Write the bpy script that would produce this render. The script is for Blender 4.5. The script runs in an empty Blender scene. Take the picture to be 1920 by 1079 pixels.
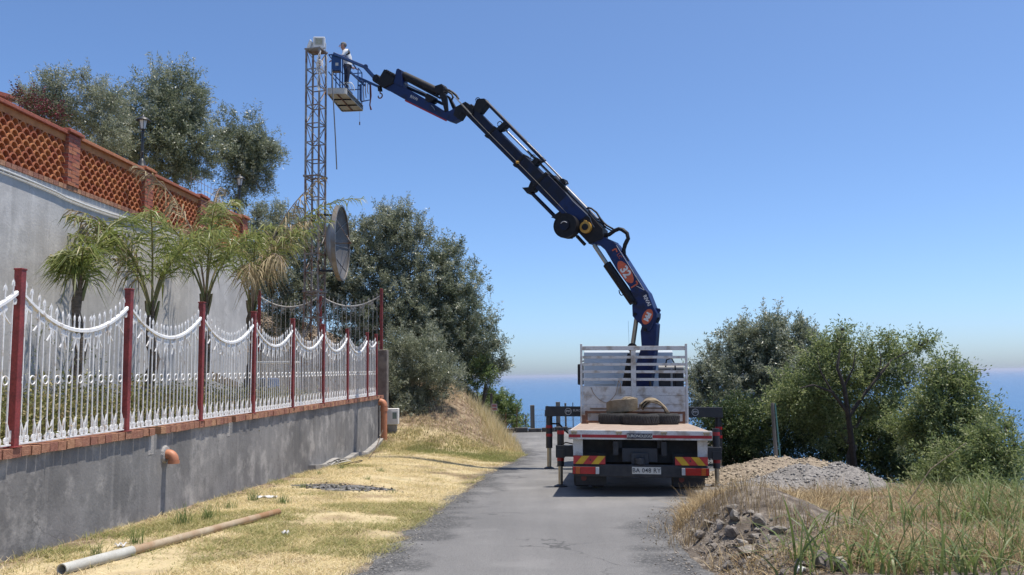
import bpy, math, random
import numpy as np
from mathutils import Vector, Matrix, Euler
rng = np.random.default_rng(7); random.seed(7)
S = bpy.context.scene
COL = S.collection
# ------------------------------------------------------------------ camera (eye at the world origin)
F, T, R = 1600.0, 0.1035, 0.0145           # focal length in photo pixels, tilt up, roll
cam = bpy.data.cameras.new('Camera'); cam.sensor_width = 36; cam.lens = F / 1920 * 36
cam.clip_start = 0.1; cam.clip_end = 200000
co = bpy.data.objects.new('Camera', cam); COL.objects.link(co)
co.matrix_world = Matrix.Rotation(math.pi / 2 + T, 4, 'X') @ Matrix.Rotation(-R, 4, 'Z')
S.camera = co
# ------------------------------------------------------------------ sky and sun
SUN_EL = math.radians(75); SUN_AZ = math.radians(84)   # azimuth from +Y towards +X
SD = Vector((math.cos(SUN_EL) * math.sin(SUN_AZ), math.cos(SUN_EL) * math.cos(SUN_AZ), math.sin(SUN_EL)))
W = bpy.data.worlds.new('World'); S.world = W; W.use_nodes = True
wn = W.node_tree.nodes; wl = W.node_tree.links
sky = wn.new('ShaderNodeTexSky'); sky.sky_type = 'NISHITA'; sky.sun_disc = False
sky.sun_elevation = SUN_EL; sky.sun_rotation = SUN_AZ; sky.altitude = 0
sky.air_density = 0.7; sky.dust_density = 1.0; sky.ozone_density = 10
bg = wn['Background']; bg.inputs[1].default_value = 0.145
tint = wn.new('ShaderNodeVectorMath'); tint.operation = 'MULTIPLY'; tint.inputs[1].default_value = (1.04, 1.03, .99)   # clear marine air: a little bluer
wl.new(sky.outputs[0], tint.inputs[0]); wl.new(tint.outputs[0], bg.inputs[0])
sl = bpy.data.lights.new('sun', 'SUN'); sl.energy = 4.15; sl.angle = math.radians(0.53); sl.color = (1.0, 0.93, 0.83)
so = bpy.data.objects.new('sun', sl); COL.objects.link(so)
so.rotation_euler = SD.to_track_quat('Z', 'Y').to_euler(); so.location = (30, 10, 80)
S.view_settings.view_transform = 'Standard'; S.view_settings.look = 'None'
S.view_settings.gamma = 1; S.view_settings.use_curve_mapping = False
S.view_settings.exposure = 0.45
S.cycles.max_bounces = 6; S.cycles.transparent_max_bounces = 8
# ------------------------------------------------------------------ pixel rays
def ray(px, py):
    dx, dy = px - 960, py - 539.5
    x = dx * math.cos(R) - dy * math.sin(R); y = dx * math.sin(R) + dy * math.cos(R)
    u, v = x / F, -y / F
    Y = math.cos(T) - v * math.sin(T); Z = math.sin(T) + v * math.cos(T)
    return Vector((u / Y, 1, Z / Y))
def atY(px, py, Y): return ray(px, py) * Y
def atZ(px, py, z):
    r = ray(px, py); return r * (z / r.z)
# ------------------------------------------------------------------ materials
def nodes(name):
    m = bpy.data.materials.new(name); m.use_nodes = True
    nt = m.node_tree; return m, nt.nodes, nt.links, nt.nodes['Principled BSDF']
def mat(name, col, rough=0.6, metal=0.0, col2=None, scale=6.0, detail=5, bump=0.0, bscale=60, objrand=0.0, spec=0.5, lo=.35, hi=.65, stretch=None, coat=0, fine=0.0, fscale=90):
    m, N, L, P = nodes(name)
    P.inputs['Roughness'].default_value = rough; P.inputs['Metallic'].default_value = metal
    P.inputs['Specular IOR Level'].default_value = spec
    if coat: P.inputs['Coat Weight'].default_value = coat
    tc = N.new('ShaderNodeTexCoord'); src = tc.outputs['Object']
    g = N.new('ShaderNodeNewGeometry'); src = g.outputs['Position']
    if stretch:
        mp = N.new('ShaderNodeMapping'); mp.inputs['Scale'].default_value = stretch
        L.new(src, mp.inputs[0]); src = mp.outputs[0]
    out = None
    if col2 is None: col2 = tuple(c * .8 for c in col)
    no = N.new('ShaderNodeTexNoise'); no.inputs['Scale'].default_value = scale; no.inputs['Detail'].default_value = detail
    L.new(src, no.inputs[0])
    rp = N.new('ShaderNodeValToRGB'); rp.color_ramp.elements[0].position = lo; rp.color_ramp.elements[1].position = hi
    rp.color_ramp.elements[0].color = (*col2, 1); rp.color_ramp.elements[1].color = (*col, 1)
    L.new(no.outputs[0], rp.inputs[0]); out = rp.outputs[0]
    if fine:
        n3 = N.new('ShaderNodeTexNoise'); n3.inputs['Scale'].default_value = fscale; n3.inputs['Detail'].default_value = 3
        L.new(src, n3.inputs[0])
        mr = N.new('ShaderNodeMapRange'); mr.inputs[1].default_value = .3; mr.inputs[2].default_value = .7
        mr.inputs[3].default_value = 1 - fine; mr.inputs[4].default_value = 1 + fine
        L.new(n3.outputs[0], mr.inputs[0])
        mx = N.new('ShaderNodeVectorMath'); mx.operation = 'SCALE'; L.new(out, mx.inputs[0]); L.new(mr.outputs[0], mx.inputs[3]); out = mx.outputs[0]
    if objrand:
        oi = N.new('ShaderNodeObjectInfo'); hs = N.new('ShaderNodeHueSaturation')
        mr = N.new('ShaderNodeMapRange'); mr.inputs[3].default_value = 1 - objrand; mr.inputs[4].default_value = 1 + objrand
        L.new(oi.outputs['Random'], mr.inputs[0]); L.new(mr.outputs[0], hs.inputs['Value'])
        m2 = N.new('ShaderNodeMapRange'); m2.inputs[3].default_value = .5 - objrand * .06; m2.inputs[4].default_value = .5 + objrand * .06
        L.new(oi.outputs['Random'], m2.inputs[0]); L.new(m2.outputs[0], hs.inputs['Hue'])
        L.new(out, hs.inputs['Color']); out = hs.outputs[0]
    L.new(out, P.inputs['Base Color'])
    if bump:
        n2 = N.new('ShaderNodeTexNoise'); n2.inputs['Scale'].default_value = bscale; n2.inputs['Detail'].default_value = 6
        L.new(src, n2.inputs[0]); b = N.new('ShaderNodeBump'); b.inputs['Strength'].default_value = bump; b.inputs['Distance'].default_value = .02
        L.new(n2.outputs[0], b.inputs['Height']); L.new(b.outputs[0], P.inputs['Normal'])
    return m
def leafmat(name, cols, trans=0.3, rough=0.5, spec=.4):
    m, N, L, P = nodes(name)
    at = N.new('ShaderNodeAttribute'); at.attribute_name = 'v'
    rp = N.new('ShaderNodeValToRGB'); cr = rp.color_ramp
    cr.elements[0].color = (*cols[0], 1); cr.elements[1].color = (*cols[-1], 1)
    for i, c in enumerate(cols[1:-1]):
        e = cr.elements.new((i + 1) / (len(cols) - 1)); e.color = (*c, 1)
    L.new(at.outputs['Fac'], rp.inputs[0]); L.new(rp.outputs[0], P.inputs['Base Color'])
    P.inputs['Roughness'].default_value = rough; P.inputs['Specular IOR Level'].default_value = spec
    if trans:
        tr = N.new('ShaderNodeBsdfTranslucent'); L.new(rp.outputs[0], tr.inputs[0])
        mx = N.new('ShaderNodeMixShader'); mx.inputs[0].default_value = trans
        L.new(P.outputs[0], mx.inputs[1]); L.new(tr.outputs[0], mx.inputs[2])
        L.new(mx.outputs[0], N['Material Output'].inputs[0])
    return m
# ------------------------------------------------------------------ mesh building
WM = {}
class MB:
    def __init__(s): s.v = []; s.f = []; s.m = []; s.mi = 0
    def add(s, vs, fs, M=None):
        b = len(s.v)
        s.v += [tuple(M @ Vector(p)) if M else tuple(p) for p in vs]
        s.f += [tuple(i + b for i in f) for f in fs]; s.m += [s.mi] * len(fs)
        return s
    def box(s, c, d, M=None):
        x, y, z = d[0] / 2, d[1] / 2, d[2] / 2
        vs = [(c[0] + a * x, c[1] + b * y, c[2] + e * z) for e in (-1, 1) for b in (-1, 1) for a in (-1, 1)]
        return s.add(vs, [(0, 2, 3, 1), (4, 5, 7, 6), (0, 1, 5, 4), (2, 6, 7, 3), (0, 4, 6, 2), (1, 3, 7, 5)], M)
    def bar(s, a, b, w, h, up=(0, 0, 1)):
        a, b = Vector(a), Vector(b); d = b - a; l = d.length
        if l < 1e-6: return s
        y = d / l; x = y.cross(Vector(up))
        if x.length < 1e-4: x = y.cross(Vector((1, 0, 0)))
        x.normalize(); z = x.cross(y)
        M = Matrix(((x.x, y.x, z.x, (a.x + b.x) / 2), (x.y, y.y, z.y, (a.y + b.y) / 2), (x.z, y.z, z.z, (a.z + b.z) / 2), (0, 0, 0, 1)))
        return s.box((0, 0, 0), (w, l, h), M)
    def tube(s, pts, r, n=8, cap=True, M=None):
        pts = [Vector(p) for p in pts]; k = len(pts)
        rs = list(r) if hasattr(r, '__len__') else [r] * k
        t = [(pts[min(i + 1, k - 1)] - pts[max(i - 1, 0)]).normalized() for i in range(k)]
        a = Vector((0, 0, 1)) if abs(t[0].z) < .9 else Vector((1, 0, 0))
        u = t[0].cross(a).normalized(); vs = []; fs = []
        for i in range(k):
            u = (u - t[i] * u.dot(t[i])).normalized(); w = t[i].cross(u)
            for j in range(n):
                g = 2 * math.pi * (j + .5) / n
                vs.append(pts[i] + (u * math.cos(g) + w * math.sin(g)) * rs[i])
        for i in range(k - 1):
            for j in range(n):
                fs.append((i * n + j, i * n + (j + 1) % n, (i + 1) * n + (j + 1) % n, (i + 1) * n + j))
        if cap: fs += [tuple(range(n - 1, -1, -1)), tuple(range((k - 1) * n, k * n))]
        return s.add(vs, fs, M)
    def prism(s, poly, vec):
        poly = [Vector(p) for p in poly]; vec = Vector(vec); n = len(poly)
        vs = [p - vec / 2 for p in poly] + [p + vec / 2 for p in poly]
        fs = [tuple(range(n - 1, -1, -1)), tuple(range(n, 2 * n))] + [(i, (i + 1) % n, n + (i + 1) % n, n + i) for i in range(n)]
        return s.add(vs, fs)
    def lathe(s, prof, n=24, M=None, close=False):
        k = len(prof); vs = []; fs = []
        for r, z in prof:
            for j in range(n):
                g = 2 * math.pi * j / n; vs.append((r * math.cos(g), r * math.sin(g), z))
        for i in range(k if close else k - 1):
            a, b = i * n, ((i + 1) % k) * n
            for j in range(n): fs.append((a + j, a + (j + 1) % n, b + (j + 1) % n, b + j))
        return s.add(vs, fs, M)
    def mesh(s, name, mats, smooth=False):
        me = bpy.data.meshes.new(name); me.from_pydata(s.v, [], s.f); me.update()
        for m in (mats if isinstance(mats, (list, tuple)) else [mats]): me.materials.append(m)
        if len(set(s.m)) > 1: me.polygons.foreach_set('material_index', s.m)
        if smooth: me.polygons.foreach_set('use_smooth', [True] * len(s.f))
        return me
    def build(s, name, mats, parent=None, smooth=False, bevel=0.0, local=False, fix=True):
        if parent is not None and not local:
            I = WM[parent].inverted(); s.v = [tuple(I @ Vector(p)) for p in s.v]
        me = s.mesh(name, mats, smooth)
        if fix:
            import bmesh
            bm = bmesh.new(); bm.from_mesh(me); bmesh.ops.recalc_face_normals(bm, faces=bm.faces); bm.to_mesh(me); bm.free()
        o = bpy.data.objects.new(name, me); COL.objects.link(o)
        if parent is not None: o.parent = parent
        WM[o] = WM[parent].copy() if parent is not None else Matrix()
        if smooth: 
            try: me.set_sharp_from_angle(angle=math.radians(40))
            except Exception: pass
        if bevel:
            b = o.modifiers.new('bevel', 'BEVEL'); b.width = bevel; b.segments = 2; b.limit_method = 'ANGLE'; b.angle_limit = math.radians(40)
        return o
def tag(o, label=None, cat=None, group=None, kind=None):
    if label: o['label'] = label
    if cat: o['category'] = cat
    if group: o['group'] = group
    if kind: o['kind'] = kind
    return o
def thing(name, loc, label, cat, group=None, M=None):
    o = bpy.data.objects.new(name, None); COL.objects.link(o); o.empty_display_size = .2
    o.matrix_world = M if M is not None else Matrix.Translation(Vector(loc)); WM[o] = o.matrix_basis.copy()
    return tag(o, label, cat, group)
def inst(me, name, M, parent=None):
    o = bpy.data.objects.new(name, me); COL.objects.link(o)
    if parent is not None:
        o.parent = parent; o.matrix_basis = WM[parent].inverted() @ M
    else: o.matrix_basis = M
    WM[o] = M.copy(); return o
def npmesh(name, V, Fq, mat_, v=None, parent=None, smooth=False):
    """V (n,3) float, Fq (m,k) int faces of k corners, v per-vertex shade value"""
    me = bpy.data.meshes.new(name); n = len(V); m, k = Fq.shape
    if parent is not None: V = V - np.array(WM[parent].translation)
    me.vertices.add(n); me.vertices.foreach_set('co', V.astype(np.float32).ravel())
    me.loops.add(m * k); me.loops.foreach_set('vertex_index', Fq.astype(np.int32).ravel())
    me.polygons.add(m); me.polygons.foreach_set('loop_start', np.arange(0, m * k, k, dtype=np.int32))
    me.update(calc_edges=True)
    if v is not None:
        a = me.attributes.new('v', 'FLOAT', 'POINT'); a.data.foreach_set('value', v.astype(np.float32))
    if smooth: me.polygons.foreach_set('use_smooth', np.ones(m, bool))
    me.materials.append(mat_)
    o = bpy.data.objects.new(name, me); COL.objects.link(o)
    if parent is not None: o.parent = parent; WM[o] = WM[parent].copy()
    else: WM[o] = Matrix()
    return o
def unit(a): return a / (np.linalg.norm(a, axis=-1, keepdims=True) + 1e-9)
def leaves(C, n_per, clump_r, ll, lw, cval, out=None, up=.25, spread=.8, vspread=.22):
    """leaf rhombs round clump centres C (k,3); cval shade per clump"""
    k = len(C); idx = np.repeat(np.arange(k), n_per); n = len(idx)
    tw = unit(rng.normal(size=(k, 3, 3)) + np.array([0, 0, up]) + (0 if out is None else out[:, None, :] * .9))   # 3 twigs per clump
    d = tw[idx, rng.integers(0, 3, n)]
    t = rng.random(n)
    p = C[idx] + d * (t * clump_r * 1.5)[:, None] + rng.normal(size=(n, 3)) * clump_r * .33
    ld = unit(d + rng.normal(size=(n, 3)) * spread)
    w = unit(np.cross(ld, rng.normal(size=(n, 3))))
    L_ = ll * (.7 + .6 * rng.random(n))[:, None]; Wd = lw * (.7 + .6 * rng.random(n))[:, None]
    V = np.empty((n, 4, 3)); V[:, 0] = p; V[:, 1] = p + ld * L_ * .5 + w * Wd * .5; V[:, 2] = p + ld * L_; V[:, 3] = p + ld * L_ * .5 - w * Wd * .5
    v = np.clip(cval[idx] + rng.normal(size=n) * vspread, 0, 1)
    return V.reshape(-1, 3), np.repeat(v, 4)
def quads(n): return np.arange(n * 4).reshape(n, 4)
def blades(P, H, Wd, lean, v, seg=1, droop=0.0):
    """grass blades at P (n,3): tapering strips of seg quads ending in a tip"""
    n = len(P); a = rng.random(n) * 2 * math.pi
    h = np.stack([np.cos(a), np.sin(a), np.zeros(n)], 1); side = np.stack([-np.sin(a), np.cos(a), np.zeros(n)], 1)
    b = a + rng.normal(size=n) * .8 ; side = np.stack([-np.sin(b), np.cos(b), np.zeros(n)], 1)
    rows = []; ln = lean * (rng.random(n) + .15)
    for i in range(seg + 1):
        t = i / seg
        c = P + h * (ln * H * t ** 1.6)[:, None] + np.array([0, 0, 1]) * (H * (t - droop * ln * t * t))[:, None]
        if i < seg:
            w = (Wd * (1 - t * .7) / 2)[:, None]; rows += [c - side * w, c + side * w]
        else: rows += [c]
    k = 2 * seg + 1; V = np.stack(rows, 1).reshape(-1, 3)
    base = (np.arange(n) * k)[:, None]; fs = []
    for i in range(seg - 1):
        fs += [base + np.array([2 * i, 2 * i + 1, 2 * i + 3]), base + np.array([2 * i, 2 * i + 3, 2 * i + 2])]
    fs.append(base + np.array([k - 3, k - 2, k - 1]))
    return V, np.concatenate(fs), np.repeat(v, k)
def vnoise(x, y, s, seed=0):
    """smooth value noise 0..1"""
    x = np.asarray(x, float) / s; y = np.asarray(y, float) / s
    def h(i, j):
        q = np.sin(i * 127.1 + j * 311.7 + seed * 74.7) * 43758.5453; return q - np.floor(q)
    i, j = np.floor(x), np.floor(y); a, b = x - i, y - j; a = a * a * (3 - 2 * a); b = b * b * (3 - 2 * b)
    return (h(i, j) * (1 - a) + h(i + 1, j) * a) * (1 - b) + (h(i, j + 1) * (1 - a) + h(i + 1, j + 1) * a) * b
def fbm(x, y, s, seed=0): return (vnoise(x, y, s, seed) * .5 + vnoise(x, y, s / 2, seed + 1) * .3 + vnoise(x, y, s / 4, seed + 2) * .2)
def ss(x): x = np.clip(x, 0, 1); return x * x * (3 - 2 * x)
def textobj(body, size, M, mt, parent, name='lettering', ex=.002, space=1.0, shear=0, bold=0):
    c = bpy.data.curves.new(name, 'FONT'); c.body = body; c.size = size; c.align_x = 'CENTER'; c.align_y = 'CENTER'; c.extrude = ex
    c.space_character = space; c.shear = shear; c.offset = bold; c.resolution_u = 3
    t = bpy.data.objects.new('tmp', c); COL.objects.link(t)
    bpy.context.view_layer.update()
    me = bpy.data.meshes.new_from_object(t.evaluated_get(bpy.context.evaluated_depsgraph_get()))
    bpy.data.objects.remove(t); me.name = name; me.materials.clear(); me.materials.append(mt)
    return inst(me, name, M, parent)
def frame(o, x, y):
    x = Vector(x).normalized(); y = Vector(y); y = (y - x * y.dot(x)).normalized(); z = x.cross(y); o = Vector(o)
    return Matrix(((x.x, y.x, z.x, o.x), (x.y, y.y, z.y, o.y), (x.z, y.z, z.z, o.z), (0, 0, 0, 1)))
# ------------------------------------------------------------------ ground shape
K = math.tan(.0608)                         # the walls run along x = -a + K*y
FA, UA = 5.819, 8.30                        # front wall face, upper wall face
YEND = 27.2                                 # end of the front wall
def hroad(Y): return -np.interp(Y, [-20, 0, 22, 29, 39, 60], [1.0, 1.65, 2.345, 2.53, 2.60, 2.75])
def roadL(Y): return np.interp(Y, [-20, 8.6, 12, 16.7, 20.5, 24, 27.5, 30.5, 33.5, 38.8, 45], [-1.6, -1.4, -1.2, -.86, -.55, .05, .42, .30, -.2, -.75, -6])
def roadR(Y): return np.interp(Y, [-20, 8.6, 11, 13, 14.8, 16.5, 19, 24, 40], [1.9, 1.75, 1.85, 2.3, 3.0, 4.6, 5.0, 5.4, 6.6])
def ground(x, Y):
    x = np.asarray(x, float); Y = np.asarray(Y, float); x, Y = np.broadcast_arrays(x, Y)
    b = hroad(Y); s = x - K * Y; L_ = roadL(Y); Rr = roadR(Y)
    z = b + 0 * x
    v = np.interp(Y, [9, 27], [.11, .29])
    z = z + v * ss((L_ - x) / 3.0)                                   # left verge
    bank = ss((L_ - .05 - x) / np.interp(Y, [27, 32], [3.6, 2.4])) * ss((Y - 25.0) / 7.5) * ss((x - (-9)) / 1)
    z = z + 2.15 * bank
    hill = np.clip((-2.8 - x) * .28, 0, 3.2) * ss((Y - 28.5) / 3)
    z = z + hill
    yard = (s < -FA - .12) & (Y < YEND)
    z = np.where(yard, -.85 + .05 * vnoise(x, Y, 1.3), z)
    ter = (s < -UA - .15) & (Y < 22.2)
    z = np.where(ter, 3.15 + 0 * x, z)
    back = (s < -UA - .15) & (Y >= 22.2)
    z = np.where(back, np.maximum(-.7, -.7 + 3.85 * ss((-s - UA - .6) / 4.5)), z)
    mid = (s < -FA - .12) & (s >= -UA - .15) & (Y >= YEND)
    z = np.where(mid, np.maximum(z, -.6), z)
    # right side: berm, rubble mound, then falling away to the sea
    z = z + .16 * ss((x - Rr - .1) / .8) * ss((14.5 - Y) / 2.0)
    z = z + .42 * np.exp(-(((x - 2.85) / .78) ** 2 + ((Y - 10.3) / 1.2) ** 2)) * ss((x - Rr) / .45)
    z = z + .10 * fbm(x, Y, .7, 5) * ss((x - Rr - .1) / .5)
    z = z - .5 * np.maximum(0, x - 6.9) ** 1.0 * ss((x - 6.9) / 1.5) - .22 * np.maximum(0, x - 9)
    z = z - .75 * np.maximum(0, Y - np.where(x < -1.5, 47, 41.6))
    z = z + .28 * (fbm(x, Y, 1.1, 12) - .45) * bank
    z = z + .03 * (fbm(x, Y, .9, 9) - .5) * ((x < L_) | (x > Rr))
    road = ss((x - L_ + .05) / .15) * ss((Rr + .05 - x) / .15) * (Y < 41)
    z = z - .035 * road
    return np.maximum(z, -76)
def gz(x, Y): return float(ground(x, Y))
def gpx(px, py):
    """the ground point seen at a photo pixel"""
    r = ray(px, py); Ys = np.arange(3, 63, .01); d = r.z * Ys - ground(r.x * Ys, Ys)
    lo = float(Ys[np.argmax(d < 0)])
    return Vector((r.x * lo, lo, gz(r.x * lo, lo)))
# ------------------------------------------------------------------ shared materials
M_red = mat('post_red_paint', (.25, .042, .040), .6, col2=(.155, .030, .030), scale=5, detail=8, lo=.36, hi=.56, fine=.22, fscale=40)
M_white = mat('white_iron_paint', (.80, .795, .78), .5, col2=(.46, .38, .30), scale=9, detail=9, lo=.28, hi=.42, fine=.10, fscale=30)
M_greyiron = mat('weathered_white_iron', (.55, .54, .50), .6, col2=(.35, .31, .26), scale=12)
M_brick = mat('coping_brick', (.40, .20, .125), .85, col2=(.30, .135, .08), scale=18, bump=.5, bscale=70, objrand=.22, fine=.15)
M_terra = mat('terracotta_tile', (.47, .17, .072), .8, col2=(.34, .11, .048), scale=12, bump=.3, objrand=.16, fine=.1)
M_redbrick = mat('dark_red_brick', (.40, .135, .075), .8, col2=(.31, .095, .052), scale=20, bump=.3, objrand=.2)
M_plasterorange = mat('orange_plaster', (.54, .22, .08), .85, col2=(.42, .16, .055), scale=6, fine=.08)
M_concrete = mat('concrete', (.36, .345, .32), .9, col2=(.22, .21, .195), scale=4, bump=.5, bscale=30, fine=.15)
M_mortar = mat('mortar', (.40, .38, .36), .95, col2=(.30, .285, .27), scale=9, bump=.5)
# rendered wall faces with stains running down
def wallmat(name, base, dark, light, streak=.5, blot=1.0):
    m, N, L, P = nodes(name); P.inputs['Roughness'].default_value = .93; P.inputs['Specular IOR Level'].default_value = .2
    g = N.new('ShaderNodeNewGeometry')
    def noise(sc, det, stretch=None, lo=.35, hi=.65, rough=.55):
        src = g.outputs['Position']
        if stretch:
            mp = N.new('ShaderNodeMapping'); mp.inputs['Scale'].default_value = stretch; L.new(src, mp.inputs[0]); src = mp.outputs[0]
        n = N.new('ShaderNodeTexNoise'); n.inputs['Scale'].default_value = sc; n.inputs['Detail'].default_value = det; n.inputs['Roughness'].default_value = rough
        L.new(src, n.inputs[0])
        mr = N.new('ShaderNodeMapRange'); mr.inputs[1].default_value = lo; mr.inputs[2].default_value = hi; L.new(n.outputs[0], mr.inputs[0])
        return mr.outputs[0]
    def mix(f, a, b, k=1.0):
        x = N.new('ShaderNodeMix'); x.data_type = 'RGBA'
        if k != 1:
            mm = N.new('ShaderNodeMath'); mm.operation = 'MULTIPLY'; mm.inputs[1].default_value = k; L.new(f, mm.inputs[0]); f = mm.outputs[0]
        L.new(f, x.inputs[0])
        for i, c in ((6, a), (7, b)):
            if isinstance(c, tuple): x.inputs[i].default_value = (*c, 1)
            else: L.new(c, x.inputs[i])
        return x.outputs[2]
    c = mix(noise(.9, 7, None, .40, .62, .62), base, dark, .75 * blot)
    c = mix(noise(1.7, 8, None, .50, .66, .65), c, light, .62 * blot)
    c = mix(noise(5.5, 6, None, .56, .68, .6), c, dark, .45 * blot)
    c = mix(noise(2.0, 4, (1.6, 1.6, .16), .45, .72), c, dark, streak)
    c = mix(noise(3.1, 4, (2.2, 2.2, .12), .56, .75), c, light, streak * .7)
    c = mix(noise(6.5, 3, (1.0, 1.0, .05), .58, .68, .5), c, tuple(x * .62 for x in base), .55 * streak)
    vo = N.new('ShaderNodeTexVoronoi'); vo.feature = 'DISTANCE_TO_EDGE'; vo.inputs['Scale'].default_value = .75
    wn_ = N.new('ShaderNodeTexNoise'); wn_.inputs['Scale'].default_value = 2.6; wn_.inputs['Detail'].default_value = 7; L.new(g.outputs['Position'], wn_.inputs[0])
    wa = N.new('ShaderNodeVectorMath'); wa.operation = 'ADD'; L.new(g.outputs['Position'], wa.inputs[0]); L.new(wn_.outputs['Color'], wa.inputs[1]); L.new(wa.outputs[0], vo.inputs[0])
    cr_ = N.new('ShaderNodeMapRange'); cr_.inputs[1].default_value = .003; cr_.inputs[2].default_value = .010; cr_.inputs[3].default_value = 1; cr_.inputs[4].default_value = 0; L.new(vo.outputs['Distance'], cr_.inputs[0])
    cm_ = N.new('ShaderNodeMath'); cm_.operation = 'MULTIPLY'; L.new(cr_.outputs[0], cm_.inputs[0]); L.new(noise(.6, 3, None, .5, .6), cm_.inputs[1])
    c = mix(cm_.outputs[0], c, tuple(x * .45 for x in base), .6)
    c = mix(noise(45, 4, None, .3, .75), c, tuple(x * .72 for x in base), .35)
    L.new(c, P.inputs['Base Color'])
    n2 = N.new('ShaderNodeTexNoise'); n2.inputs['Scale'].default_value = 26; n2.inputs['Detail'].default_value = 8; L.new(g.outputs['Position'], n2.inputs[0])
    b = N.new('ShaderNodeBump'); b.inputs['Strength'].default_value = .45 * blot; b.inputs['Distance'].default_value = .008; L.new(n2.outputs[0], b.inputs['Height']); L.new(b.outputs[0], P.inputs['Normal'])
    return m
M_front = wallmat('grey_render', (.27, .263, .256), (.14, .138, .137), (.50, .475, .445), .36, 1.25)
M_upper = wallmat('pale_render', (.58, .565, .54), (.37, .36, .345), (.72, .70, .67), .6, 1.0)
# ------------------------------------------------------------------ sea
m, N, L, P = nodes('sea_water')
P.inputs['Base Color'].default_value = (.012, .090, .215, 1); P.inputs['Roughness'].default_value = .25; P.inputs['IOR'].default_value = 1.33
g = N.new('ShaderNodeNewGeometry'); n1 = N.new('ShaderNodeTexNoise'); n1.inputs['Scale'].default_value = .12; n1.inputs['Detail'].default_value = 8
L.new(g.outputs['Position'], n1.inputs[0]); b = N.new('ShaderNodeBump'); b.inputs['Strength'].default_value = .6; b.inputs['Distance'].default_value = 1.2
L.new(n1.outputs[0], b.inputs['Height']); L.new(b.outputs[0], P.inputs['Normal'])
M_sea = m
o = MB().add([(-60000, -400, -70), (60000, -400, -70), (60000, 90000, -70), (-60000, 90000, -70)], [(0, 1, 2, 3)]).build('sea', M_sea); tag(o, kind='structure')
# ------------------------------------------------------------------ terrain sheet
sv = np.concatenate([-np.geomspace(12, 90, 14)[::-1], np.linspace(-11, -8.5, 9), [-8.42], np.linspace(-8.2, -6.0, 12), [-5.90], np.linspace(-5.8, 8, 139), np.geomspace(8.2, 260, 26)])
yv = np.concatenate([np.linspace(-12, 5, 8), np.linspace(5.5, 42, 293), np.geomspace(42.3, 260, 30)])
yv = np.sort(np.concatenate([yv, [YEND - .01, YEND + .01]]))
SS, YY = np.meshgrid(sv, yv); XX = SS + K * YY; ZZ = ground(XX, YY)
V = np.stack([XX, YY, ZZ], -1).reshape(-1, 3); nx, ny = len(sv), len(yv)
ii = (np.arange(ny - 1)[:, None] * nx + np.arange(nx - 1)).ravel()
Fq = np.stack([ii, ii + 1, ii + nx + 1, ii + nx], 1)
dirt_shade = ss((XX - roadR(YY) + .3) / .6) * 1.0  # bare soil right of the road; full reach also paints shadows between grass blades
dirt_shade = np.clip(dirt_shade + .55 * ss((.55 - (roadL(YY) - XX)) / .55) * (XX < roadL(YY) + .3), 0, 1)
m, N, L, P = nodes('dry_ground')
g = N.new('ShaderNodeNewGeometry'); at = N.new('ShaderNodeAttribute'); at.attribute_name = 'v'
def nz(sc, det=6):
    n = N.new('ShaderNodeTexNoise'); n.inputs['Scale'].default_value = sc; n.inputs['Detail'].default_value = det; L.new(g.outputs['Position'], n.inputs[0]); return n.outputs[0]
def rmp(f, stops):
    r = N.new('ShaderNodeValToRGB'); e = r.color_ramp.elements
    e[0].position, e[0].color = stops[0][0], (*stops[0][1], 1); e[1].position, e[1].color = stops[-1][0], (*stops[-1][1], 1)
    for p_, c_ in stops[1:-1]: q = e.new(p_); q.color = (*c_, 1)
    L.new(f, r.inputs[0]); return r.outputs[0]
ca = rmp(nz(1.1, 9), [(.3, (.17, .125, .08)), (.42, (.36, .28, .165)), (.56, (.54, .445, .265)), (.68, (.38, .32, .18)), (.8, (.22, .17, .11))])
cb = rmp(nz(7, 8), [(.32, (.075, .062, .05)), (.5, (.145, .122, .10)), (.7, (.27, .235, .195))])
x = N.new('ShaderNodeMix'); x.data_type = 'RGBA'
ma = N.new('ShaderNodeMath'); ma.operation = 'ADD'; mb = N.new('ShaderNodeMapRange'); mb.inputs[1].default_value = .55; mb.inputs[2].default_value = .95
L.new(at.outputs['Fac'], ma.inputs[0]); L.new(nz(2.5, 7), ma.inputs[1]); L.new(ma.outputs[0], mb.inputs[0]); L.new(mb.outputs[0], x.inputs[0])
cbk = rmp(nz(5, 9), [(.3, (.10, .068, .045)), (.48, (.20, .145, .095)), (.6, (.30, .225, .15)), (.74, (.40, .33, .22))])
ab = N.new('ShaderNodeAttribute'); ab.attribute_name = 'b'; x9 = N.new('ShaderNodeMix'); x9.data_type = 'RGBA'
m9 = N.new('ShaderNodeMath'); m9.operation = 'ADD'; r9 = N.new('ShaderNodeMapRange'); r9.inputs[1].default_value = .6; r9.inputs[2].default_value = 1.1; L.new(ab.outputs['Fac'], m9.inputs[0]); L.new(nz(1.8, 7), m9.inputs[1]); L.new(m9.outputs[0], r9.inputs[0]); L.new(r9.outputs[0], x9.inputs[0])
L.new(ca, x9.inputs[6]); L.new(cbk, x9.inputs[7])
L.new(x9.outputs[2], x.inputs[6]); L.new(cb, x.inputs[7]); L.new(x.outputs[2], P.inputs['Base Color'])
P.inputs['Roughness'].default_value = .95; P.inputs['Specular IOR Level'].default_value = .15
b = N.new('ShaderNodeBump'); b.inputs['Strength'].default_value = .8; b.inputs['Distance'].default_value = .04; L.new(nz(22, 8), b.inputs['Height']); L.new(b.outputs[0], P.inputs['Normal'])
M_ground = m
o = npmesh('ground', V, Fq, M_ground, dirt_shade.ravel(), smooth=True); tag(o, kind='structure')
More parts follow.
